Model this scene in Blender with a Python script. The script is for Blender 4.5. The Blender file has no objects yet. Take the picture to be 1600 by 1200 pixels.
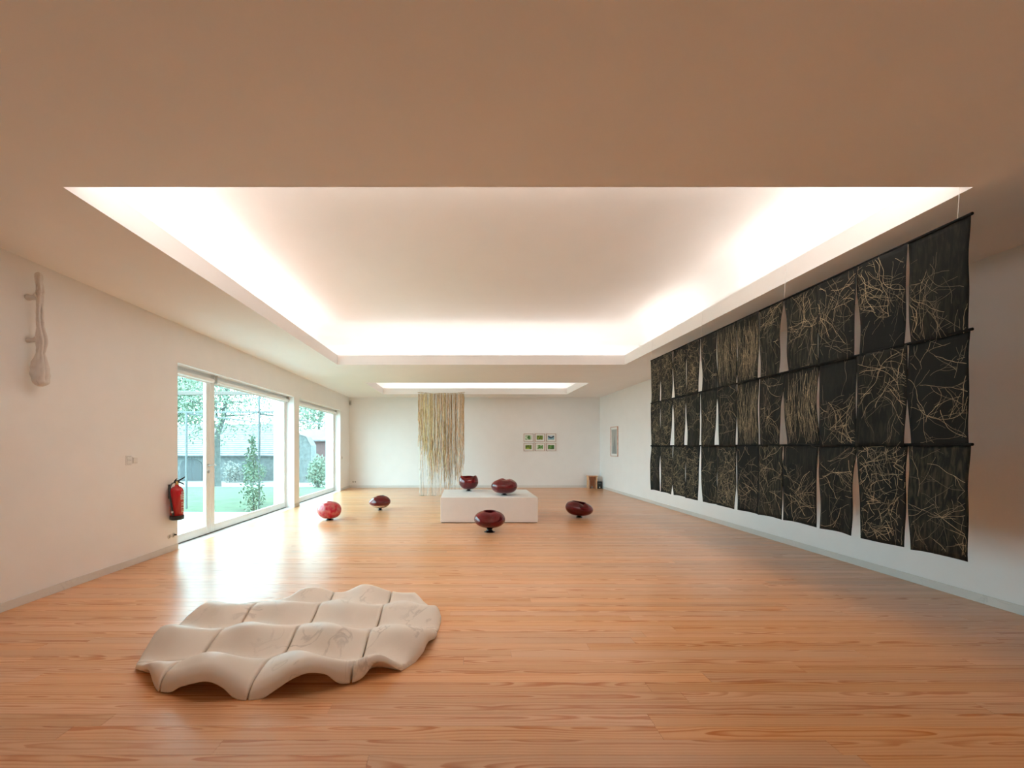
import bpy, math, random
from mathutils import Vector, Matrix, noise

SC = bpy.context.scene
COL = SC.collection
PI = math.pi

# ------------------------------------------------------------------ camera, sky, lights, exposure
CAM_H = 1.5
cam_d = bpy.data.cameras.new('camera')
cam = bpy.data.objects.new('camera', cam_d)
COL.objects.link(cam)
cam.location = (0, 0, CAM_H)
cam.rotation_euler = (PI / 2, 0, 0)
cam_d.sensor_fit = 'HORIZONTAL'
cam_d.sensor_width = 36.0
cam_d.lens = 14.4
cam_d.shift_x = 75 / 1600
cam_d.shift_y = 98 / 1600
cam_d.clip_start = 0.05
cam_d.clip_end = 300
SC.camera = cam

SC.view_settings.view_transform = 'Standard'
SC.view_settings.look = 'None'
SC.view_settings.gamma = 1.0
SC.view_settings.use_curve_mapping = False
SC.view_settings.exposure = 0.47

world = bpy.data.worlds.new('overcast_sky')
SC.world = world
world.use_nodes = True
wn = world.node_tree.nodes
bg = wn['Background']
bg.inputs['Color'].default_value = (0.635, 0.86, 1.0, 1)
bg.inputs['Strength'].default_value = 8.6

# room measures
XL, XR, YB, YF, ZC = -4.195, 4.97, 15.0, -1.2, 3.30
WALL_T = 0.5
W1 = (6.0, 10.11)
W2 = (10.43, 13.9)
WZ = 2.735
COFFERS = [(-2.78, 3.53, 2.84, 9.0), (-2.78, 3.53, 11.52, 14.05)]
LIP = 0.21
COVE = 0.55
ZTOP = 4.25


def area(name, loc, sx, sy, power, color, rot=(0, 0, 0), portal=False):
    d = bpy.data.lights.new(name, 'AREA')
    d.shape = 'RECTANGLE'
    d.size, d.size_y = sx, sy
    d.energy = power
    d.color = color
    o = bpy.data.objects.new(name, d)
    o.location = loc
    o.rotation_euler = rot
    COL.objects.link(o)
    if portal:
        d.cycles.is_portal = True
    return o


COVE_W = (1.0, 0.95, 0.90)
PW = 3.9     # watts per metre of cove strip
UP = (PI, 0, 0)


def strip_y(x, y0, y1, k=1.0, tilt=0.0):
    area('cove_strip_light', (x, (y0 + y1) / 2, ZC + LIP - 0.035), 0.07, y1 - y0, PW * k * (y1 - y0), COVE_W, (PI, tilt, 0))


def strip_x(y, x0, x1, k=1.0, tilt=0.0):
    area('cove_strip_light', ((x0 + x1) / 2, y, ZC + LIP - 0.035), x1 - x0, 0.07, PW * k * (x1 - x0), COVE_W, (PI + tilt, 0, 0))


c1, c2 = COFFERS
OFS = 0.17
TI = 1.15   # strips lean towards the room
strip_y(c1[0] - OFS, 3.0, 8.9, 0.8, -TI)
strip_y(c1[1] + OFS, 3.0, 5.9, 0.8, TI)
strip_y(c1[1] + OFS, 6.9, 8.9, 0.7, TI)
strip_x(c1[3] + OFS, c1[0], c1[1], 0.5, -TI)
strip_x(c1[2] - OFS, c1[0], c1[1], 6.5, 0.35)  # front strip, out of view, boosted to brighten the near floor
strip_y(c2[0] - OFS, 11.6, 14.0, 0.5, -1.0)
strip_y(c2[1] + OFS, 11.6, 14.0, 0.5, 1.0)
strip_x(c2[3] + OFS, c2[0], c2[1], 0.5, -1.0)
strip_x(c2[2] - OFS, c2[0], c2[1], 0.5, 1.0)
# sampling portals in the two glazed openings
area('window_portal', (XL - 0.52, (W1[0] + W1[1]) / 2, WZ / 2), WZ, W1[1] - W1[0], 1, (1, 1, 1), (0, -PI / 2, 0), True)
area('window_portal', (XL - 0.52, (W2[0] + W2[1]) / 2, WZ / 2), WZ, W2[1] - W2[0], 1, (1, 1, 1), (0, -PI / 2, 0), True)

try:
    SC.cycles.max_bounces = 14
    SC.cycles.diffuse_bounces = 8
    SC.cycles.transparent_max_bounces = 16
    SC.cycles.caustics_reflective = False
    SC.cycles.caustics_refractive = False
    SC.cycles.sample_clamp_indirect = 6
except Exception:
    pass

# ------------------------------------------------------------------ helpers
_rs = random.Random(7)


class MB:
    """collects vertices and faces for one mesh"""

    def __init__(s):
        s.v, s.f, s.sm = [], [], []

    def add(s, verts, faces, smooth=False):
        n = len(s.v)
        s.v += [tuple(p) for p in verts]
        s.f += [tuple(i + n for i in f) for f in faces]
        s.sm += [smooth] * len(faces)

    def box(s, x0, x1, y0, y1, z0, z1):
        s.add([(x0, y0, z0), (x1, y0, z0), (x1, y1, z0), (x0, y1, z0), (x0, y0, z1), (x1, y0, z1), (x1, y1, z1), (x0, y1, z1)],
              [(0, 3, 2, 1), (4, 5, 6, 7), (0, 1, 5, 4), (1, 2, 6, 5), (2, 3, 7, 6), (3, 0, 4, 7)])

    def bbox(s, x0, x1, y0, y1, z0, z1, b=0.006):
        """box with chamfered edges"""
        pts, idx = [], {}
        xs, ys, zs = (x0, x1), (y0, y1), (z0, z1)
        for i in (0, 1):
            for j in (0, 1):
                for k in (0, 1):
                    X, Y, Z = xs[i], ys[j], zs[k]
                    bx, by, bz = (b if i == 0 else -b), (b if j == 0 else -b), (b if k == 0 else -b)
                    for a, p in enumerate([(X, Y + by, Z + bz), (X + bx, Y, Z + bz), (X + bx, Y + by, Z)]):
                        idx[(i, j, k, a)] = len(pts)
                        pts.append(p)
        F = []
        g = idx.get
        for i in (0, 1):
            q = [g((i, 0, 0, 0)), g((i, 1, 0, 0)), g((i, 1, 1, 0)), g((i, 0, 1, 0))]
            F.append(q if i else q[::-1])
            q = [g((0, i, 0, 1)), g((0, i, 1, 1)), g((1, i, 1, 1)), g((1, i, 0, 1))]
            F.append(q if i else q[::-1])
            q = [g((0, 0, i, 2)), g((1, 0, i, 2)), g((1, 1, i, 2)), g((0, 1, i, 2))]
            F.append(q if i else q[::-1])
        for i in (0, 1):
            for j in (0, 1):
                F.append([g((i, j, 0, 0)), g((i, j, 1, 0)), g((i, j, 1, 1)), g((i, j, 0, 1))])
                F.append([g((i, 0, j, 0)), g((i, 1, j, 0)), g((i, 1, j, 2)), g((i, 0, j, 2))])
                F.append([g((0, i, j, 1)), g((1, i, j, 1)), g((1, i, j, 2)), g((0, i, j, 2))])
                for k in (0, 1):
                    F.append([g((i, j, k, 0)), g((i, j, k, 1)), g((i, j, k, 2))])
        s.add(pts, F)

    def tube(s, pts, rad, n=8, caps=True, smooth=True):
        pts = [Vector(p) for p in pts]
        if not hasattr(rad, '__len__'):
            rad = [rad] * len(pts)
        base, faces, verts = 0, [], []
        t0 = (pts[1] - pts[0]).normalized()
        up = Vector((0, 0, 1)) if abs(t0.z) < 0.9 else Vector((1, 0, 0))
        nrm = (up - t0 * up.dot(t0)).normalized()
        for i, p in enumerate(pts):
            a, b = pts[max(i - 1, 0)], pts[min(i + 1, len(pts) - 1)]
            t = (b - a).normalized() if (b - a).length > 1e-9 else t0
            nrm = (nrm - t * nrm.dot(t))
            nrm = nrm.normalized() if nrm.length > 1e-6 else t.orthogonal().normalized()
            bn = t.cross(nrm)
            for k in range(n):
                an = 2 * PI * k / n
                verts.append(p + (nrm * math.cos(an) + bn * math.sin(an)) * rad[i])
        for i in range(len(pts) - 1):
            for k in range(n):
                k2 = (k + 1) % n
                faces.append((i * n + k, i * n + k2, (i + 1) * n + k2, (i + 1) * n + k))
        s.add(verts, faces, smooth)
        if caps:
            m = (len(pts) - 1) * n
            s.add([verts[k] for k in range(n)], [tuple(range(n - 1, -1, -1))])
            s.add([verts[m + k] for k in range(n)], [tuple(range(n))])

    def lathe(s, prof, cx=0, cy=0, n=24, fn=None, smooth=True):
        verts, faces = [], []
        for (r, z) in prof:
            for k in range(n):
                a = 2 * PI * k / n
                p = (r * math.cos(a), r * math.sin(a), z)
                if fn:
                    p = fn(p[0], p[1], p[2], a)
                verts.append((p[0] + cx, p[1] + cy, p[2]))
        for i in range(len(prof) - 1):
            for k in range(n):
                k2 = (k + 1) % n
                faces.append((i * n + k, i * n + k2, (i + 1) * n + k2, (i + 1) * n + k))
        m = len(prof) - 1
        faces.append(tuple(range(n - 1, -1, -1)))
        faces.append(tuple(m * n + k for k in range(n)))
        s.add(verts, faces, smooth)

    def quad(s, a, b, c, d):
        s.add([a, b, c, d], [(0, 1, 2, 3)])

    def build(s, name, material, parent=None, kind=None, label=None, cat=None, group=None):
        me = bpy.data.meshes.new(name)
        me.from_pydata(s.v, [], s.f)
        me.polygons.foreach_set('use_smooth', s.sm)
        me.update()
        if material is not None:
            me.materials.append(material)
        o = bpy.data.objects.new(name, me)
        COL.objects.link(o)
        if parent is not None:
            o.parent = parent
        tag(o, label, cat, group, kind)
        return o


def tag(o, label=None, cat=None, group=None, kind=None):
    if label:
        o['label'] = label
    if cat:
        o['category'] = cat
    if group:
        o['group'] = group
    if kind:
        o['kind'] = kind
    return o


def empty(name, loc=(0, 0, 0), label=None, cat=None, group=None, kind=None, rz=0.0):
    o = bpy.data.objects.new(name, None)
    o.empty_display_size = 0.1
    o.location = loc
    o.rotation_euler = (0, 0, rz)
    COL.objects.link(o)
    return tag(o, label, cat, group, kind)


def lerp(a, b, t):
    return a + (b - a) * t


def interp(pts, x):
    if x <= pts[0][0]:
        return pts[0][1]
    for (a, va), (b, vb) in zip(pts, pts[1:]):
        if x <= b:
            return lerp(va, vb, (x - a) / (b - a) if b > a else 0)
    return pts[-1][1]


def sstep(a, b, x):
    t = max(0.0, min(1.0, (x - a) / (b - a)))
    return t * t * (3 - 2 * t)


# ------------------------------------------------------------------ materials
def new_mat(name):
    m = bpy.data.materials.new(name)
    m.use_nodes = True
    nt = m.node_tree
    return m, nt, nt.nodes['Principled BSDF']


def N(nt, t, **kw):
    n = nt.nodes.new(t)
    for k, v in kw.items():
        setattr(n, k, v)
    return n


def math_n(nt, op, a, b=None, clamp=False):
    n = N(nt, 'ShaderNodeMath', operation=op)
    n.use_clamp = clamp
    for i, q in enumerate((a, b)):
        if q is None:
            continue
        if isinstance(q, (int, float)):
            n.inputs[i].default_value = q
        else:
            nt.links.new(q, n.inputs[i])
    return n.outputs[0]


def ramp(nt, fac, stops, interp_='LINEAR'):
    r = N(nt, 'ShaderNodeValToRGB')
    r.color_ramp.interpolation = interp_
    els = r.color_ramp.elements
    while len(els) < len(stops):
        els.new(0.5)
    for e, (p, c) in zip(els, stops):
        e.position = p
        e.color = (*c, 1)
    nt.links.new(fac, r.inputs['Fac'])
    return r.outputs['Color']


def simple(name, c, rough=0.5, var=0.06, scale=8.0, metal=0.0, bump=0.0, bscale=60.0, coat=0.0, spec=0.5, stretch=None):
    """principled colour with a soft procedural variation"""
    m, nt, p = new_mat(name)
    tc = N(nt, 'ShaderNodeTexCoord')
    co = tc.outputs['Object']
    if stretch:
        mp = N(nt, 'ShaderNodeMapping')
        mp.inputs['Scale'].default_value = stretch
        nt.links.new(co, mp.inputs['Vector'])
        co = mp.outputs[0]
    nz = N(nt, 'ShaderNodeTexNoise')
    nz.inputs['Scale'].default_value = scale
    nz.inputs['Detail'].default_value = 4
    nt.links.new(co, nz.inputs['Vector'])
    lo = tuple(max(0, x * (1 - var)) for x in c)
    hi = tuple(min(1, x * (1 + var)) for x in c)
    col = ramp(nt, nz.outputs['Fac'], [(0.3, lo), (0.7, hi)])
    nt.links.new(col, p.inputs['Base Color'])
    p.inputs['Roughness'].default_value = rough
    p.inputs['Metallic'].default_value = metal
    p.inputs['Coat Weight'].default_value = coat
    p.inputs['Specular IOR Level'].default_value = spec
    if bump:
        n2 = N(nt, 'ShaderNodeTexNoise')
        n2.inputs['Scale'].default_value = bscale
        nt.links.new(co, n2.inputs['Vector'])
        b = N(nt, 'ShaderNodeBump')
        b.inputs['Strength'].default_value = bump
        b.inputs['Distance'].default_value = 0.01
        nt.links.new(n2.outputs['Fac'], b.inputs['Height'])
        nt.links.new(b.outputs[0], p.inputs['Normal'])
    return m


M = {}
M['wall'] = simple('white_wall_paint', (0.88, 0.87, 0.865), 0.75, 0.012, 3, bump=0.05, bscale=180)
M['ceiling'] = simple('ceiling_paint', (0.89, 0.872, 0.862), 0.85, 0.01, 2)
M['frame_white'] = simple('white_lacquered_frame', (0.87, 0.88, 0.88), 0.35, 0.015, 5)
M['plinth'] = simple('white_plinth_paint', (0.83, 0.82, 0.81), 0.6, 0.015, 6)
M['black'] = simple('black_plastic', (0.012, 0.012, 0.013), 0.45, 0.2, 20)
M['black_rod'] = simple('black_matt_rod', (0.008, 0.008, 0.008), 0.9, 0.2, 20, spec=0.1)
M['steel'] = simple('brushed_steel', (0.55, 0.55, 0.55), 0.3, 0.08, 60, metal=1.0)
M['gasket'] = simple('dark_threshold', (0.10, 0.11, 0.12), 0.5, 0.1, 30)
M['switch'] = simple('switch_plastic', (0.80, 0.79, 0.77), 0.4, 0.01, 10)
M['switch_gap'] = simple('switch_shadow_gap', (0.42, 0.40, 0.38), 0.6, 0.05, 10)
M['grey_plastic'] = simple('grey_plastic', (0.6, 0.59, 0.57), 0.5, 0.03, 10)
M['thread'] = simple('white_thread', (0.75, 0.74, 0.72), 0.7, 0.03, 30)


def make_marble(name, base, vein, scale, wave=1.0, vs=0.38):
    m, nt, p = new_mat(name)
    tc = N(nt, 'ShaderNodeTexCoord')
    n1 = N(nt, 'ShaderNodeTexNoise')
    n1.inputs['Scale'].default_value = scale
    n1.inputs['Detail'].default_value = 6
    n1.inputs['Distortion'].default_value = 1.2 * wave
    nt.links.new(tc.outputs['Object'], n1.inputs['Vector'])
    d = math_n(nt, 'ABSOLUTE', math_n(nt, 'SUBTRACT', n1.outputs['Fac'], 0.5))
    n2 = N(nt, 'ShaderNodeTexNoise')
    n2.inputs['Scale'].default_value = scale * 0.55
    n2.inputs['Detail'].default_value = 3
    nt.links.new(tc.outputs['Object'], n2.inputs['Vector'])
    line = math_n(nt, 'SUBTRACT', 1.0, math_n(nt, 'MULTIPLY', d, 38.0), True)
    mask = ramp(nt, n2.outputs['Fac'], [(0.48, (0, 0, 0)), (0.68, (1, 1, 1))])
    fac = math_n(nt, 'MULTIPLY', math_n(nt, 'MULTIPLY', line, mask), vs)
    soft = ramp(nt, n2.outputs['Fac'], [(0.3, tuple(x * 0.93 for x in base)), (0.7, base)])
    mx = N(nt, 'ShaderNodeMix', data_type='RGBA')
    nt.links.new(fac, mx.inputs[0])
    nt.links.new(soft, mx.inputs[6])
    mx.inputs[7].default_value = (*vein, 1)
    nt.links.new(mx.outputs[2], p.inputs['Base Color'])
    p.inputs['Roughness'].default_value = 0.45
    return m


M['marble'] = make_marble('carved_cream_marble', (0.88, 0.80, 0.715), (0.22, 0.17, 0.14), 3.2)
M['marble_grey'] = make_marble('weathered_grey_marble', (0.76, 0.71, 0.67), (0.30, 0.19, 0.18), 7.0)
M['skirting'] = make_marble('marble_skirting', (0.72, 0.70, 0.67), (0.42, 0.40, 0.38), 5.0)


def make_floor():
    m, nt, p = new_mat('pine_floorboards')
    L = nt.links.new
    at = N(nt, 'ShaderNodeAttribute', attribute_name='board')
    sep = N(nt, 'ShaderNodeSeparateColor')
    L(at.outputs['Color'], sep.inputs[0])
    tone, off, yc = sep.outputs[0], sep.outputs[1], sep.outputs[2]
    uv = N(nt, 'ShaderNodeUVMap', uv_map='grain')
    su = N(nt, 'ShaderNodeSeparateXYZ')
    L(uv.outputs[0], su.inputs[0])
    u, v = su.outputs[0], su.outputs[1]
    cx = N(nt, 'ShaderNodeCombineXYZ')
    L(math_n(nt, 'ADD', math_n(nt, 'MULTIPLY', u, 0.75), math_n(nt, 'MULTIPLY', off, 83.0)), cx.inputs[0])
    L(math_n(nt, 'MULTIPLY', v, 3.0), cx.inputs[1])
    L(math_n(nt, 'MULTIPLY', yc, 41.0), cx.inputs[2])
    n1 = N(nt, 'ShaderNodeTexNoise')
    n1.inputs['Scale'].default_value = 1.0
    n1.inputs['Detail'].default_value = 2.5
    n1.inputs['Roughness'].default_value = 0.45
    L(cx.outputs[0], n1.inputs['Vector'])
    zc = math_n(nt, 'MULTIPLY', math_n(nt, 'SUBTRACT', n1.outputs['Fac'], 0.46), 0.24)
    dy = math_n(nt, 'SUBTRACT', v, math_n(nt, 'MULTIPLY', math_n(nt, 'SUBTRACT', yc, 0.5), 0.12))
    rr = math_n(nt, 'SQRT', math_n(nt, 'ADD', math_n(nt, 'MULTIPLY', dy, dy), math_n(nt, 'MULTIPLY', zc, zc)))
    # fine wobble
    c2_ = N(nt, 'ShaderNodeCombineXYZ')
    L(math_n(nt, 'MULTIPLY', u, 5.0), c2_.inputs[0])
    L(math_n(nt, 'MULTIPLY', v, 40.0), c2_.inputs[1])
    L(math_n(nt, 'MULTIPLY', off, 57.0), c2_.inputs[2])
    n2 = N(nt, 'ShaderNodeTexNoise')
    n2.inputs['Scale'].default_value = 1.0
    n2.inputs['Detail'].default_value = 3
    L(c2_.outputs[0], n2.inputs['Vector'])
    rr = math_n(nt, 'ADD', rr, math_n(nt, 'MULTIPLY', n2.outputs['Fac'], 0.010))
    ring = math_n(nt, 'FRACT', math_n(nt, 'DIVIDE', rr, 0.019))
    late = ramp(nt, ring, [(0.0, (0, 0, 0)), (0.35, (0.08, 0.08, 0.08)), (0.80, (1, 1, 1)), (0.93, (0.9, 0.9, 0.9)), (1.0, (0, 0, 0))])
    # long fine streaks
    c3 = N(nt, 'ShaderNodeCombineXYZ')
    L(math_n(nt, 'MULTIPLY', u, 1.6), c3.inputs[0])
    L(math_n(nt, 'MULTIPLY', v, 260.0), c3.inputs[1])
    L(math_n(nt, 'MULTIPLY', tone, 57.0), c3.inputs[2])
    n3 = N(nt, 'ShaderNodeTexNoise')
    n3.inputs['Scale'].default_value = 1.0
    n3.inputs['Detail'].default_value = 2
    L(c3.outputs[0], n3.inputs['Vector'])
    # cathedral figure is bold along the heart line, fainter towards the board edges
    edge = ramp(nt, math_n(nt, 'ABSOLUTE', dy), [(0.012, (1, 1, 1)), (0.048, (0.38, 0.38, 0.38))])
    patch = ramp(nt, n1.outputs['Fac'], [(0.35, (0.65, 0.65, 0.65)), (0.6, (1, 1, 1))])
    late = math_n(nt, 'MULTIPLY', math_n(nt, 'MULTIPLY', late, edge), patch)
    mx = N(nt, 'ShaderNodeMix', data_type='RGBA')
    L(math_n(nt, 'ADD', math_n(nt, 'MULTIPLY', late, 0.9), 0.08), mx.inputs[0])
    mx.inputs[6].default_value = (0.75, 0.447, 0.262, 1)
    mx.inputs[7].default_value = (0.51, 0.182, 0.062, 1)
    hsv = N(nt, 'ShaderNodeHueSaturation')
    L(mx.outputs[2], hsv.inputs['Color'])
    val = math_n(nt, 'ADD', 0.78, math_n(nt, 'ADD', math_n(nt, 'MULTIPLY', tone, 0.2), math_n(nt, 'MULTIPLY', n3.outputs['Fac'], 0.2)))
    L(val, hsv.inputs['Value'])
    L(math_n(nt, 'ADD', 1.0, math_n(nt, 'MULTIPLY', off, 0.16)), hsv.inputs['Saturation'])
    L(hsv.outputs[0], p.inputs['Base Color'])
    L(math_n(nt, 'ADD', 0.24, math_n(nt, 'MULTIPLY', n3.outputs['Fac'], 0.12)), p.inputs['Roughness'])
    bp = N(nt, 'ShaderNodeBump')
    bp.inputs['Strength'].default_value = 0.06
    bp.inputs['Distance'].default_value = 0.004
    L(n3.outputs['Fac'], bp.inputs['Height'])
    L(bp.outputs[0], p.inputs['Normal'])
    p.inputs['Specular IOR Level'].default_value = 0.6
    p.inputs['Coat Weight'].default_value = 0.14
    p.inputs['Coat Roughness'].default_value = 0.24
    return m


M['floor'] = make_floor()


def make_pane():
    m, nt, p = new_mat('window_glass')
    nt.nodes.remove(p)
    out = nt.nodes['Material Output']
    tr = N(nt, 'ShaderNodeBsdfTransparent')
    nz = N(nt, 'ShaderNodeTexNoise')
    nz.inputs['Scale'].default_value = 0.6
    col = ramp(nt, nz.outputs['Fac'], [(0.3, (0.90, 0.99, 0.965)), (0.7, (0.92, 1.0, 0.975))])
    nt.links.new(col, tr.inputs['Color'])
    gl = N(nt, 'ShaderNodeBsdfGlossy')
    gl.inputs['Roughness'].default_value = 0.01
    lw = N(nt, 'ShaderNodeLayerWeight')
    lw.inputs['Blend'].default_value = 0.5
    fr_ = math_n(nt, 'ADD', 0.03, math_n(nt, 'MULTIPLY', math_n(nt, 'POWER', lw.outputs['Facing'], 5.0), 0.5))
    mx = N(nt, 'ShaderNodeMixShader')
    nt.links.new(fr_, mx.inputs[0])
    nt.links.new(tr.outputs[0], mx.inputs[1])
    nt.links.new(gl.outputs[0], mx.inputs[2])
    nt.links.new(mx.outputs[0], out.inputs['Surface'])
    return m


M['pane'] = make_pane()


def make_glass(name, c, trans, rough=0.015, var=0.2, scale=9.0, c2=None):
    m, nt, p = new_mat(name)
    tc = N(nt, 'ShaderNodeTexCoord')
    nz = N(nt, 'ShaderNodeTexNoise')
    nz.inputs['Scale'].default_value = scale
    nz.inputs['Detail'].default_value = 2
    nt.links.new(tc.outputs['Object'], nz.inputs['Vector'])
    hi = c2 or tuple(min(1, x * (1 + var)) for x in c)
    col = ramp(nt, nz.outputs['Fac'], [(0.35, tuple(x * (1 - var) for x in c)), (0.7, hi)])
    nt.links.new(col, p.inputs['Base Color'])
    p.inputs['Roughness'].default_value = rough
    p.inputs['Transmission Weight'].default_value = trans
    p.inputs['IOR'].default_value = 1.5
    p.inputs['Coat Weight'].default_value = 0.0
    p.inputs['Coat Roughness'].default_value = 0.02
    return m


M['red_glass'] = make_glass('ruby_blown_glass', (0.24, 0.0008, 0.005), 0.66)
M['dark_glass'] = make_glass('nearly_black_ruby_glass', (0.006, 0.001, 0.002), 0.0)
M['pink_glass'] = make_glass('bubbled_pink_glass', (0.85, 0.015, 0.06), 0.6, 0.06, 0.12, 16.0, (0.95, 0.30, 0.26))


def make_fabric():
    m, nt, p = new_mat('black_printed_cloth')
    tc = N(nt, 'ShaderNodeTexCoord')
    mp = N(nt, 'ShaderNodeMapping')
    mp.inputs['Scale'].default_value = (1, 26, 5)
    nt.links.new(tc.outputs['Object'], mp.inputs['Vector'])
    nz = N(nt, 'ShaderNodeTexNoise')
    nz.inputs['Scale'].default_value = 1.6
    nz.inputs['Detail'].default_value = 5
    nz.inputs['Distortion'].default_value = 0.6
    nt.links.new(mp.outputs[0], nz.inputs['Vector'])
    oi = N(nt, 'ShaderNodeObjectInfo')
    k = math_n(nt, 'MULTIPLY', ramp(nt, nz.outputs['Fac'], [(0.45, (0, 0, 0)), (0.75, (1, 1, 1))]), oi.outputs['Random'])
    mx = N(nt, 'ShaderNodeMix', data_type='RGBA')
    nt.links.new(k, mx.inputs[0])
    mx.inputs[6].default_value = (0.007, 0.0075, 0.007, 1)
    mx.inputs[7].default_value = (0.05, 0.046, 0.028, 1)
    nt.links.new(mx.outputs[2], p.inputs['Base Color'])
    p.inputs['Roughness'].default_value = 0.7
    p.inputs['Specular IOR Level'].default_value = 0.12
    return m


M['cloth'] = make_fabric()
M['print'] = simple('pale_branch_print', (0.34, 0.26, 0.15), 0.7, 0.45, 14)
M['print_dim'] = simple('dim_branch_print', (0.15, 0.12, 0.07), 0.7, 0.45, 14)


# ------------------------------------------------------------------ floor with boards
def board_mesh(boards, name, parent, kind=None):
    """boards: list of (x0,x1,y0,y1,rnd3)"""
    mb = MB()
    uvs, cols = [], []
    for (x0, x1, y0, y1, c) in boards:
        g = 0.0006
        zt = -0.0004 * c[0]
        mb.add([(x0 + g, y0 + g, -0.02), (x1 - g, y0 + g, -0.02), (x1 - g, y1 - g, -0.02), (x0 + g, y1 - g, -0.02),
                (x0 + g, y0 + g, zt), (x1 - g, y0 + g, zt), (x1 - g, y1 - g, zt), (x0 + g, y1 - g, zt)],
               [(4, 5, 6, 7), (0, 1, 5, 4), (1, 2, 6, 5), (2, 3, 7, 6), (3, 0, 4, 7)])
        h = (y1 - y0) / 2
        for (x, v) in ((x0, -h), (x1, -h), (x1, h), (x0, h)) * 2:
            uvs.append((x, v))
            cols.append((*c, 1.0))
    o = mb.build(name, M['floor'], parent, kind)
    me = o.data
    uvl = me.uv_layers.new(name='grain')
    at = me.color_attributes.new('board', 'FLOAT_COLOR', 'POINT')
    for i, c in enumerate(cols):
        at.data[i].color = c
    for lp in me.loops:
        uvl.data[lp.index].uv = uvs[lp.vertex_index]
    return o


def build_floor():
    b = MB()
    b.box(XL - 0.001, XR, YF, YB, -0.14, -0.021)
    fl = b.build('floor', M['gasket'], None, 'structure')
    tag(fl, 'long orange pine floorboards running across the room')
    R = random.Random(21)
    bw = 0.103
    y = YF
    near, rest = [], []
    while y < YB - 0.001:
        y1 = min(y + bw, YB)
        x = XL - R.uniform(0, 2.6)
        while x < XR:
            ln = R.choice((2.4, 3.0, 3.6, 4.2)) + R.uniform(-.2, .2)
            x0, x1 = max(x, XL), min(x + ln, XR)
            if x1 - x0 > 0.05:
                bd = (x0, x1, y, y1, (R.random(), R.random(), R.random()))
                (near if 1.7 < y < 7.0 else rest).append(bd)
            x += ln
        y = y1
    for bd in near:
        board_mesh([bd], 'floorboard', fl)
    board_mesh(rest, 'distant_floorboards', fl, 'stuff')


build_floor()


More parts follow.
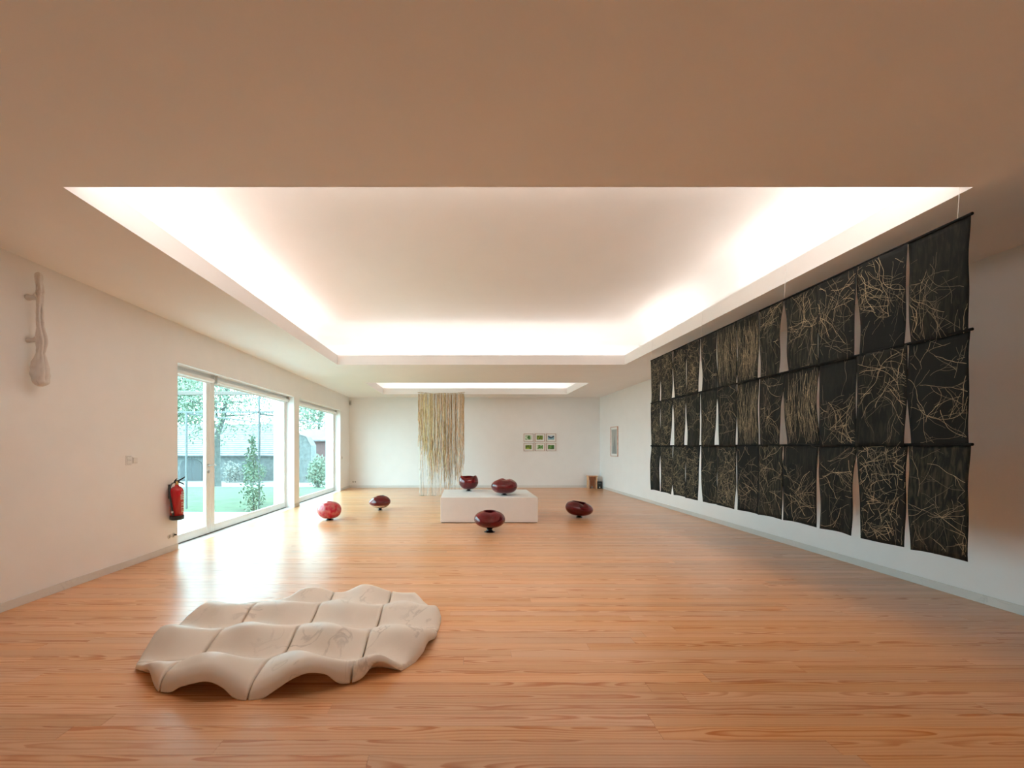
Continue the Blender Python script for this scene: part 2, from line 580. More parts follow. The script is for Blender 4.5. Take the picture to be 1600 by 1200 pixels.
# ------------------------------------------------------------------ walls, ceiling
def build_shell():
    b = MB()
    xo = XL - WALL_T
    b.box(xo, XL, YF - 0.2, W1[0], -0.14, 4.315)
    b.box(xo, XL, W1[1], W2[0], -0.14, 4.315)
    b.box(xo, XL, W2[1], YB + 0.2, -0.14, 4.315)
    b.box(xo, XL, W1[0], W1[1], WZ, 4.315)
    b.box(xo, XL, W2[0], W2[1], WZ, 4.315)
    tag(b.build('wall_left', M['wall'], None, 'structure'), 'white wall with two tall glazed openings')
    b = MB()
    b.box(XR, XR + 0.3, YF - 0.2, YB + 0.2, -0.14, 4.315)
    tag(b.build('wall_right', M['wall'], None, 'structure'), 'plain white wall behind the black textile hanging')
    b = MB()
    b.box(XL, XR, YB, YB + 0.2, -0.14, 4.315)
    tag(b.build('wall_back', M['wall'], None, 'structure'), 'white end wall with six small framed photographs')
    b = MB()
    b.box(XL, XR, YF - 0.2, YF, -0.14, 4.315)
    tag(b.build('wall_front', M['wall'], None, 'structure'), 'white wall at the near end of the room')
    # outer sills in the reveals
    for i, w in enumerate((W1, W2)):
        b = MB()
        b.box(XL - 0.20, XL - 0.0012, w[0], w[1], -0.14, -0.0005)
        o = b.build('trim_%d' % (i + 1), M['plinth'], None, 'structure')
        tag(o, 'pale floor strip in the deep reveal of a glazed opening')
    # ceiling slab pieces around the two coffers
    zs = ZC + 0.03
    b = MB()
    a, c = COFFERS
    b.box(XL, a[0], YF, YB, ZC, zs)
    b.box(a[1], XR, YF, YB, ZC, zs)
    b.box(a[0], a[1], YF, a[2], ZC, zs)
    b.box(a[0], a[1], a[3], c[2], ZC, zs)
    b.box(a[0], a[1], c[3], YB, ZC, zs)
    ce = b.build('ceiling', M['ceiling'], None, 'structure')
    tag(ce, 'flat plaster ceiling with two recessed light coffers')
    for (x0, x1, y0, y1) in COFFERS:
        t = 0.03
        b = MB()
        z1 = ZC + LIP
        b.box(x0 - t, x0, y0 - t, y1 + t, zs, z1)
        b.box(x1, x1 + t, y0 - t, y1 + t, zs, z1)
        b.box(x0, x1, y0 - t, y0, zs, z1)
        b.box(x0, x1, y1, y1 + t, zs, z1)
        b.build('coffer_lip', M['ceiling'], ce)
        b = MB()
        X0, X1, Y0, Y1 = x0 - COVE, x1 + COVE, y0 - COVE, y1 + COVE
        b.box(X0 - t, X0, Y0 - t, Y1 + t, zs, ZTOP)
        b.box(X1, X1 + t, Y0 - t, Y1 + t, zs, ZTOP)
        b.box(X0, X1, Y0 - t, Y0, zs, ZTOP)
        b.box(X0, X1, Y1, Y1 + t, zs, ZTOP)
        ring = []
        for q in range(9):      # rounded cove between trough wall and upper ceiling
            a = PI / 2 * q / 8
            d, zz = 0.38 * (1 - math.cos(a)), ZTOP - 0.38 * (1 - math.sin(a))
            ring.append([(X0 + d, Y0 + d, zz), (X1 - d, Y0 + d, zz), (X1 - d, Y1 - d, zz), (X0 + d, Y1 - d, zz)])
        vs = [p for r_ in ring for p in r_]
        b.add(vs, [(q * 4 + k, q * 4 + (k + 1) % 4, q * 4 + 4 + (k + 1) % 4, q * 4 + 4 + k) for q in range(8) for k in range(4)], True)
        b.box(X0 - t, X1 + t, Y0 - t, Y1 + t, ZTOP, ZTOP + 0.04)
        b.build('coffer_ceiling', M['ceiling'], ce)
    # roof deck over everything
    b = MB()
    b.box(XL - 0.8, XR + 0.3, YF - 0.2, YB + 0.2, 4.32, 4.5)
    tag(b.build('roof', M['plinth'], None, 'structure'), 'flat roof over the gallery')
    # skirting
    H, T = 0.085, 0.012
    b = MB()
    b.bbox(XL, XL + T, YF, W1[0], 0, H, 0.002)
    b.bbox(XL, XL + T, W1[1], W2[0], 0, H, 0.002)
    b.bbox(XL, XL + T, W2[1], YB, 0, H, 0.002)
    tag(b.build('baseboard_left', M['skirting'], None, 'structure'), 'low pale marble skirting under the window wall')
    b = MB()
    b.bbox(XR - T, XR, YF, YB, 0, H, 0.002)
    tag(b.build('baseboard_right', M['skirting'], None, 'structure'), 'low pale marble skirting under the textile wall')
    b = MB()
    b.bbox(XL + T, XR - T, YB - T, YB, 0, H, 0.002)
    tag(b.build('baseboard_back', M['skirting'], None, 'structure'), 'low pale skirting under the end wall')


build_shell()


# ------------------------------------------------------------------ windows, glass door, blinds
def ring_frame(b, x0, x1, y0, y1, z0, z1, wy0, wy1, wz0, wz1, bev=0.005):
    b.bbox(x0, x1, y0, y0 + wy0, z0, z1, bev)
    b.bbox(x0, x1, y1 - wy1, y1, z0, z1, bev)
    b.bbox(x0, x1, y0 + wy0, y1 - wy1, z0, z0 + wz0, bev)
    b.bbox(x0, x1, y0 + wy0, y1 - wy1, z1 - wz1, z1, bev)


FX0, FX1 = XL - 0.258, XL - 0.205
YM = 7.10   # meeting line of door leaf and fixed light


def build_windows():
    # fixed light beside the door
    w = empty('window_1', (0, 0, 0), 'large fixed white framed window beside the glass door', kind='structure')
    b = MB()
    ring_frame(b, FX0, FX1, YM + 0.004, W1[1], 0.012, WZ - 0.07, 0.125, 0.10, 0.13, 0.07)
    b.box(FX0 - 0.01, FX1 + 0.006, W1[0], W1[1], WZ - 0.07, WZ)
    b.build('window_frame', M['frame_white'], w)
    b = MB()
    b.box(FX0 + 0.024, FX0 + 0.036, YM + 0.12, W1[1] - 0.095, 0.138, WZ - 0.135)
    b.build('pane', M['pane'], w)
    b = MB()
    b.box(FX0 - 0.02, FX1 + 0.012, W1[0], W1[1], -0.0005, 0.0115)
    b.build('threshold', M['gasket'], w)
    d = empty('door_1', (0, 0, 0), 'white framed glass door with steel lever handle', kind='structure')
    b = MB()
    ring_frame(b, FX0, FX1, W1[0], YM - 0.004, 0.012, WZ - 0.07, 0.10, 0.105, 0.13, 0.07)
    b.build('door_frame', M['frame_white'], d)
    b = MB()
    b.box(FX0 + 0.024, FX0 + 0.036, W1[0] + 0.095, YM - 0.105, 0.138, WZ - 0.135)
    b.build('pane', M['pane'], d)
    yh = YM - 0.055
    b = MB()
    b.tube([(FX1, yh, 1.18), (FX1 + 0.012, yh, 1.18)], 0.027, 16)
    b.tube([(FX1 + 0.012, yh, 1.18), (FX1 + 0.05, yh, 1.18), (FX1 + 0.058, yh + 0.015, 1.18), (FX1 + 0.058, yh + 0.13, 1.18)], 0.010, 10)
    b.build('door_handle', M['steel'], d)
    b = MB()
    b.tube([(FX1, yh, 1.07), (FX1 + 0.010, yh, 1.07)], 0.027, 16)
    b.box(FX1 + 0.008, FX1 + 0.014, yh - 0.005, yh + 0.005, 1.055, 1.085)
    b.build('lock', M['steel'], d)
    # second opening
    w = empty('window_2', (0, 0, 0), 'white framed window nearest the far corner', kind='structure')
    b = MB()
    ring_frame(b, FX0, FX1, W2[0], W2[1], 0.012, WZ - 0.07, 0.10, 0.10, 0.13, 0.07)
    b.box(FX0 - 0.01, FX1 + 0.006, W2[0], W2[1], WZ - 0.07, WZ)
    b.build('window_frame', M['frame_white'], w)
    b = MB()
    b.box(FX0 + 0.024, FX0 + 0.036, W2[0] + 0.095, W2[1] - 0.095, 0.138, WZ - 0.135)
    b.build('pane', M['pane'], w)
    b = MB()
    b.box(FX0 - 0.02, FX1 + 0.012, W2[0], W2[1], -0.0005, 0.0115)
    b.build('threshold', M['gasket'], w)
    # roller blinds, rolled up under the lintels
    for (y0, y1, lab) in ((W1[0] + 0.03, YM - 0.01, 'rolled up white roller blind above the glass door'),
                          (YM + 0.06, W1[1] - 0.02, 'rolled up white roller blind above the large window'),
                          (W2[0] + 0.02, W2[1] - 0.02, 'rolled up white roller blind above the window nearest the far corner')):
        xb, zb = XL - 0.145, WZ - 0.10
        e = empty('roller_blind', (xb, (y0 + y1) / 2, zb), lab, 'blind', 'roller blinds')
        hy = (y1 - y0) / 2
        b = MB()
        b.tube([(0, -hy + 0.02, 0), (0, hy - 0.02, 0)], 0.036, 18)
        b.build('rolled_cloth', M['frame_white'], e)
        b = MB()
        b.bbox(-0.044, -0.033, -hy + 0.03, hy - 0.03, -0.055, -0.02, 0.003)
        b.build('bottom_bar', M['frame_white'], e)
        for yy in (-hy, hy - 0.012):
            b = MB()
            b.bbox(-0.03, 0.03, yy, yy + 0.012, -0.03, 0.10, 0.003)
            b.build('bracket', M['grey_plastic'], e)
        b = MB()
        b.tube([(0.045, -hy + 0.03, 0), (0.047, -hy + 0.03, -0.35)], 0.003, 5)
        b.tube([(-0.02, -hy + 0.03, 0), (0.03, -hy + 0.03, -0.35)], 0.003, 5)
        b.build('pull_cord', M['thread'], e)


build_windows()


# ------------------------------------------------------------------ marble floor sculpture
OUT_LO = [(-2.385, 3.5), (-2.37, 3.25), (-2.30, 2.93), (-2.22, 2.76), (-2.05, 2.63), (-1.87, 2.50), (-1.60, 2.435), (-1.28, 2.42), (-1.0, 2.47),
          (-0.70, 2.585), (-0.42, 2.73), (-0.29, 2.92), (-0.22, 3.2), (-0.195, 3.5)]
OUT_HI = [(-2.385, 3.51), (-2.33, 3.66), (-2.2, 3.79), (-1.86, 3.93), (-1.6, 4.03), (-1.28, 4.07), (-1.0, 4.09), (-0.70, 4.06), (-0.47, 3.98), (-0.30, 3.80), (-0.22, 3.64), (-0.195, 3.52)]


def outline_dist(x, y):
    best = 9.0
    for pl in (OUT_LO, OUT_HI):
        for (ax, ay), (bx, by) in zip(pl, pl[1:]):
            dx, dy = bx - ax, by - ay
            t = max(0, min(1, ((x - ax) * dx + (y - ay) * dy) / (dx * dx + dy * dy)))
            best = min(best, math.hypot(x - ax - t * dx, y - ay - t * dy))
    return best


def marble_h(x, y):
    cell = 0.568
    s = math.sin(PI * (x + 1.85) / cell) ** 2
    sb = s ** 0.7
    ph = 0.045 * math.sin(2 * PI * (x + 1.85) / cell + 0.6) + 0.03 * math.sin(x * 4.1 + 0.7) + 0.03 * noise.noise(Vector((x * 2.2, y * 1.2, 3.1)))
    yy = y - ph
    if yy < 2.60:
        h = 0.5 + 0.5 * math.cos(PI * (2.60 - yy) / 0.46)
    else:
        h = 0.5 + 0.5 * math.cos(2 * PI * (yy - 2.60) / 0.5)
    k = interp([(2.6, 1.0), (3.1, 0.52), (3.6, 0.32), (4.1, 0.34)], y)
    amp = 1.0 + 0.14 * noise.noise(Vector((x * 1.7 + 5, y * 1.7, 0.3)))
    z = 0.030 + h * (0.080 + 0.088 * sb * k) * amp + 0.008 * s
    z += 0.014 * noise.noise(Vector((x * 4.0, y * 4.0, 1.7)))
    return max(z, 0.02), s


def build_marble():
    e = empty('marble_floor_sculpture', (-1.28, 3.25, 0), 'low undulating cream marble sculpture of fitted blocks on the floor', 'sculpture')
    ox, oy = -1.28, 3.25
    cols = [-2.5, -1.855, -1.282, -0.712, -0.1]
    rows = [2.3, 2.80, 3.27, 3.765, 4.2]
    g = 0.0065

    def seam(k, x):
        if k in (0, 4):
            return rows[k]
        return rows[k] - 0.05 * math.sin(PI * (x + 1.855) / 0.57) ** 2 + 0.02 * math.sin(3 * x + k)

    for ci in range(4):
        for ri in range(4):
            if ci == 3 and ri == 0:
                continue
            r0 = 0 if (ci == 3 and ri == 1) else ri
            xa, xb = cols[ci] + g, cols[ci + 1] - g

            def ylim(x):
                lo = max(seam(r0, x) + g, interp(OUT_LO, x) if OUT_LO[0][0] <= x <= OUT_LO[-1][0] else 9)
                hi = min(seam(ri + 1, x) - g, interp(OUT_HI, x) if OUT_HI[0][0] <= x <= OUT_HI[-1][0] else -9)
                return lo, hi
            ok = [xa + (xb - xa) * i / 400 for i in range(401)]
            ok = [x for x in ok if ylim(x)[1] - ylim(x)[0] > 0.012]
            if not ok or max(ok) - min(ok) < 0.06:
                continue
            x0, x1 = min(ok), max(ok)
            n, m_ = 30, 26
            # denser samples near the rims
            def dist(k, n):
                t = k / n
                return t + 0.10 * math.sin(2 * PI * t) * -1 * 0.55
            top, bot = [], []
            for i in range(n + 1):
                x = lerp(x0, x1, dist(i, n))
                lo, hi = ylim(x)
                for j in range(m_ + 1):
                    y = lerp(lo, hi, dist(j, m_))
                    z, s = marble_h(x, y)
                    od = outline_dist(x, y)
                    dE = min(x - x0, x1 - x, y - lo, hi - y)
                    R = 0.06
                    under = max(0.0, z - 0.062 - 0.01 * (1 - s)) * (0.25 + 0.75 * sstep(0, 0.5, s))
                    drop = (z - under) * 0.80
                    if od < R:
                        q = 1 - od / R
                        z = z - drop * (1 - math.sqrt(max(0, 1 - q * q)))
                    if dE < 0.010:
                        q = 1 - dE / 0.010
                        z = z - 0.006 * (1 - math.sqrt(max(0, 1 - q * q)))
                    under = min(under, z - 0.006)
                    top.append((x - ox, y - oy, z))
                    bot.append((x - ox, y - oy, max(under, 0.0)))
            W = m_ + 1
            b = MB()
            F = []
            o_ = len(top)
            for i in range(n):
                for j in range(m_):
                    k = i * W + j
                    F.append((k, k + W, k + W + 1, k + 1))
                    F.append((o_ + k, o_ + k + 1, o_ + k + W + 1, o_ + k + W))
            for i in range(n):
                k = i * W
                F.append((k, o_ + k, o_ + k + W, k + W))
                k = i * W + m_
                F.append((k, k + W, o_ + k + W, o_ + k))
            for j in range(m_):
                F.append((j, j + 1, o_ + j + 1, o_ + j))
                k = n * W + j
                F.append((k, o_ + k, o_ + k + 1, k + 1))
            b.add(top + bot, F, True)
            ob = b.build('marble_block', M['marble'], e)
    return e


build_marble()


# ------------------------------------------------------------------ carved marble piece on the left wall
def build_wall_sculpture():
    xc, yc = -4.075, 3.935
    e = empty('wall_sculpture', (xc, yc, 2.08), 'slender pale carved marble form mounted high on the left wall', 'sculpture')
    # (z above base, radius, centre shift along x)
    P = [(0.0, 0.018, 0.004), (0.012, 0.040, 0.006), (0.035, 0.056, 0.008), (0.08, 0.063, 0.008), (0.13, 0.066, 0.0), (0.18, 0.063, -0.002),
         (0.23, 0.054, 0.0), (0.28, 0.041, 0.004), (0.32, 0.031, 0.006), (0.36, 0.034, 0.012), (0.42, 0.041, 0.02), (0.46, 0.041, 0.02), (0.52, 0.036, 0.012),
         (0.58, 0.029, 0.004), (0.66, 0.027, 0.0), (0.74, 0.028, 0.0), (0.80, 0.027, 0.0), (0.86, 0.028, 0.0), (0.91, 0.031, 0.004), (0.96, 0.028, -0.002),
         (1.01, 0.027, -0.010), (1.05, 0.029, -0.012), (1.07, 0.027, -0.012), (1.085, 0.021, -0.012), (1.095, 0.013, -0.012), (1.10, 0.003, -0.012)]
    rp = [(p[0], p[1]) for p in P]
    cp = [(p[0], p[2]) for p in P]
    b = MB()
    n, m_ = 56, 110
    verts, F = [], []
    for i in range(m_ + 1):
        z = 1.10 * i / m_
        r, c = interp(rp, z), interp(cp, z)
        for k in range(n):
            a = 2 * PI * k / n
            d = (a - (-0.15 + 0.3 * math.sin(z * 7)) + PI) % (2 * PI) - PI
            gro = 0.62 * sstep(0.02, 0.10, z) * (1 - sstep(0.72, 0.80, z)) + 0.3 * sstep(0.86, 0.9, z) * (1 - sstep(0.93, 1.0, z))
            rr = r * (1 - gro * math.exp(-(d / 0.19) ** 2) + 0.10 * math.exp(-((abs(d) - 0.6) / 0.25) ** 2))
            nn = noise.noise(Vector((math.cos(a) * 2.2, math.sin(a) * 2.2, z * 22)))
            rr *= 1 + 0.14 * nn
            verts.append((c + rr * math.cos(a), rr * math.sin(a), z))
    for i in range(m_):
        for k in range(n):
            k2 = (k + 1) % n
            F.append((i * n + k, i * n + k2, (i + 1) * n + k2, (i + 1) * n + k))
    F.append(tuple(range(n - 1, -1, -1)))
    F.append(tuple(m_ * n + k for k in range(n)))
    b.add(verts, F, True)
    b.build('carved_body', M['marble_grey'], e)
    for z, r in ((0.855, 0.026), (0.445, 0.021)):
        b = MB()
        xw = XL - xc
        b.tube([(-0.005, 0, z + 0.012), (-0.03, 0, z + 0.006), (-0.05, 0, z), (-0.08, 0, z - 0.002), (xw + 0.012, 0, z - 0.002), (xw + 0.003, 0, z - 0.002), (xw, 0, z - 0.002)],
               [r * 1.7, r * 1.3, r, r * 0.95, r * 1.15, r * 1.1, r * 0.8], 16)
        b.build('wall_peg', M['marble_grey'], e)


build_wall_sculpture()


# ------------------------------------------------------------------ black textile hanging
HX = 3.49
HZ = [3.10, 2.305, 1.512, 0.70]
EDGE = [640 * 3.5 / (p - 725) for p in (1018, 1033, 1052.5, 1073.5, 1096, 1122, 1153, 1188, 1226, 1281, 1341, 1421, 1517)]
# gaps between neighbouring strips: (start down the strip, end, width in metres, lean)
GAPS = [
    {1: (.45, 1, .05), 2: (.25, 1, .07), 3: (.2, 1, .04), 4: (.02, 1, .08), 5: (.05, .75, .02), 6: (.72, 1, .035), 7: (.03, 1, .032), 8: (.0, 1, .135), 10: (.25, 1, .062), 11: (.02, 1, .042)},
    {2: (.05, 1, .11), 3: (.08, 1, .08), 4: (.25, 1, .065), 5: (.08, 1, .10), 6: (.3, 1, .028), 7: (.1, 1, .026), 8: (.2, 1, .085), 9: (.08, .75, .035), 11: (.45, 1, .03)},
    {1: (.02, 1, .055), 2: (.8, 1, .05), 3: (.02, 1, .022), 4: (.0, 1, .085), 6: (.6, 1, .06), 8: (.03, .25, .02), 9: (.0, 1, .055), 10: (.03, 1, .068), 11: (.0, 1, .045)},
]
STYLE = ['mmmmbvvbbbbb', 'mmmbbbvbvbbb', 'bmmmbmbbbbmb']


def gap_w(row, i, v):
    gp = GAPS[row].get(i)
    if not gp:
        return 0.0006 if 0 < i < 12 else 0.0
    a, z, w = gp
    if z >= 1:
        base = sstep(a, 1.0, v) * 0.65 + (0.35 * sstep(a, a + 0.25, v))
    else:
        t = (v - a) / (z - a)
        base = math.sin(PI * t) if 0 < t < 1 else 0
    wob = 1 + 0.14 * math.sin(v * 9 + i * 2.1 + row)
    return max(0.0006, w * base * wob)


def build_hanging():
    e = empty('textile_hanging', (HX, 5.2, 0.70), 'large black textile hanging of branch printed strips in three rows', 'wall hanging')
    R = random.Random(5)
    ox, oy, oz = HX, 5.2, 0.70
    hem_noise = [R.uniform(-.012, .012) for _ in range(13)]
    for row in range(3):
        z0, z1 = HZ[row], HZ[row + 1]
        for i in range(12):
            ya, yb = EDGE[i], EDGE[i + 1]        # ya far, yb near
            ph, ph2 = R.uniform(0, 6.28), R.uniform(0, 6.28)
            amp = R.uniform(0.003, 0.008)
            xo = 0.006 * (i % 2) + 0.004 * row
            droop = R.uniform(-0.012, 0.004)
            side = R.uniform(-0.008, 0.008)

            def P(u, v, off=0.0, row=row, i=i, ya=ya, yb=yb, z0=z0, z1=z1, ph=ph, ph2=ph2, amp=amp, xo=xo, droop=droop, side=side):
                ga, gb = gap_w(row, i, v), gap_w(row, i + 1, v)
                fa = ya - 0.5 * ga + (0.006 * math.sin(v * 11 + ph) if i == 0 else 0)
                fb = yb + 0.5 * gb + (0.006 * math.sin(v * 9 + ph) if i == 11 else 0)
                y = lerp(fa, fb, u)
                ext = 0.012 if row < 2 else 0.0
                zb = z1 - ext + (droop * math.sin(PI * u) + side * (u - .5) - 0.0) * (1.0 if row == 2 else 0.2) * -1
                z = lerp(z0, zb, v)
                w = sstep(0, 0.5, v)
                x = HX - xo * w + amp * (0.25 + 0.75 * w) * math.sin(u * 7.5 + ph + v * 1.5) + 0.006 * math.sin(v * 6 + ph2)
                return (x - off - ox, y - oy, z - oz)
            nu, nv = 14, 18
            b = MB()
            vs, F = [], []
            for s_ in (0, 1):
                for a in range(nu + 1):
                    for c in range(nv + 1):
                        vs.append(P(a / nu, c / nv, -0.0012 * s_))
            W = nv + 1
            o_ = (nu + 1) * W
            for a in range(nu):
                for c in range(nv):
                    k = a * W + c
                    F.append((k, k + 1, k + W + 1, k + W))
                    F.append((o_ + k, o_ + k + W, o_ + k + W + 1, o_ + k + 1))
            for a in range(nu):
                k = a * W
                F.append((k, k + W, o_ + k + W, o_ + k))
                k += nv
                F.append((k, o_ + k, o_ + k + W, k + W))
            for c in range(nv):
                F.append((c, o_ + c, o_ + c + 1, c + 1))
                k = nu * W + c
                F.append((k, k + 1, o_ + k + 1, o_ + k))
            b.add(vs, F, True)
            st = b.build('cloth_strip', M['cloth'], e)
            # printed branches, a thin layer on the room side
            wy, hz = ya - yb, z0 - z1
            br, dim = MB(), MB()

            def seg(mb, p, q, w0, w1):
                # p,q in metres within the strip (a across, d down)
                if not (0.004 < q[0] < wy - 0.004 and 0.006 < q[1] < hz - 0.02):
                    return False
                dx, dy = q[0] - p[0], q[1] - p[1]
                l = math.hypot(dx, dy) or 1
                nx, ny = -dy / l, dx / l
                pts = []
                for (c, w, s_) in ((p, w0, 1), (p, w0, -1), (q, w1, -1), (q, w1, 1)):
                    uu = min(1, max(0, (c[0] + nx * w * s_) / wy))
                    vv = min(1, max(0, (c[1] + ny * w * s_) / hz))
                    pts.append(P(uu, vv, 0.0024))
                mb.quad(*pts)
                return True

            def grow(mb, p, an, ln, w, step, jit, depth, split):
                n = int(ln / step)
                for k in range(n):
                    an += R.uniform(-jit, jit)
                    q = (p[0] + math.cos(an) * step, p[1] + math.sin(an) * step)
                    w1 = w * (0.97 if depth else 0.985)
                    if not seg(mb, p, q, w, w1):
                        return
                    p, w = q, w1
                    if depth < 3 and R.random() < split:
                        grow(mb, p, an + R.choice((-1, 1)) * R.uniform(.4, 1.2), ln * R.uniform(.3, .6), w * .7, step, jit, depth + 1, split)
            sty = STYLE[row][i]
            if sty == 'b':
                cx, cy = R.uniform(.2, .8) * wy, R.uniform(.25, .75) * hz
                for _ in range(11):
                    grow(br, (R.uniform(.02, .98) * wy, min(hz, max(0, R.gauss(cy, .22)))), R.uniform(0, 6.28), R.uniform(.25, .6), R.uniform(.0009, .0019), .022, .30, 0, .14)
                for _ in range(26):
                    grow(dim, (R.uniform(0, 1) * wy, min(hz, max(0, R.gauss(cy, .25)))), R.uniform(0, 6.28), R.uniform(.15, .4), R.uniform(.0008, .0016), .025, .3, 1, .10)
            elif sty == 'm':
                for _ in range(60):
                    grow(br, (R.random() * wy, R.random() * hz), R.uniform(0, 6.28), R.uniform(.08, .25), R.uniform(.0010, .0018), .025, .35, 1, .14)
                for _ in range(90):
                    grow(dim, (R.random() * wy, R.random() * hz), R.uniform(0, 6.28), R.uniform(.08, .25), R.uniform(.0010, .0020), .025, .4, 2, .1)
            else:
                for _ in range(40):
                    grow(br, (R.random() * wy, R.random() * hz * .7), PI / 2 + R.uniform(-.2, .2), R.uniform(.15, .45), R.uniform(.0008, .0014), .03, .16, 2, .03)
                for _ in range(70):
                    grow(dim, (R.random() * wy, R.random() * hz * .6), PI / 2 + R.uniform(-.2, .2), R.uniform(.2, .5), R.uniform(.0009, .002), .03, .12, 2, .03)
            if br.v:
                br.build('printed_branches', M['print'], st, 'stuff')
            if dim.v:
                dim.build('printed_twigs', M['print_dim'], st, 'stuff')
        b = MB()
        b.tube([(HX + 0.004 - ox, EDGE[12] - 0.014 - oy, z0 - oz + 0.004), (HX + 0.004 - ox, EDGE[0] + 0.01 - oy, z0 - oz + 0.004)], 0.011, 10)
        b.build('hanging_rod', M['black_rod'], e)
    for y in (EDGE[12] + 0.0, EDGE[8], EDGE[4], EDGE[0]):
        b = MB()
        ztop = ZC + LIP + 0.001
        yy = max(y, 2.90)
        b.tube([(HX + 0.004 - ox, yy - oy, HZ[0] - oz), (HX + 0.03 - ox, yy - oy, ztop - 0.01 - oz), (HX + 0.05 - ox, yy - oy, ztop - oz)], 0.0016, 5)
        b.build('suspension_thread', M['thread'], e)


build_hanging()


# ------------------------------------------------------------------ plinth and glass vessels
PL = (-0.46, 1.456, 8.07, 9.58, 0.50)


def build_plinth():
    b = MB()
    b.bbox(PL[0], PL[1], PL[2], PL[3], 0.012, PL[4], 0.004)
    e = empty('display_plinth', ((PL[0] + PL[1]) / 2, (PL[2] + PL[3]) / 2, 0), 'low white rectangular plinth carrying two red glass bowls', 'plinth')
    o = b.build('box', M['plinth'], e)
    o.location = (-e.location[0], -e.location[1], 0)
    b = MB()
    b.box(PL[0] + 0.015, PL[1] - 0.015, PL[2] + 0.015, PL[3] - 0.015, 0.0, 0.012)
    o = b.build('recessed_foot', M['gasket'], e)
    o.location = (-e.location[0], -e.location[1], 0)


build_plinth()


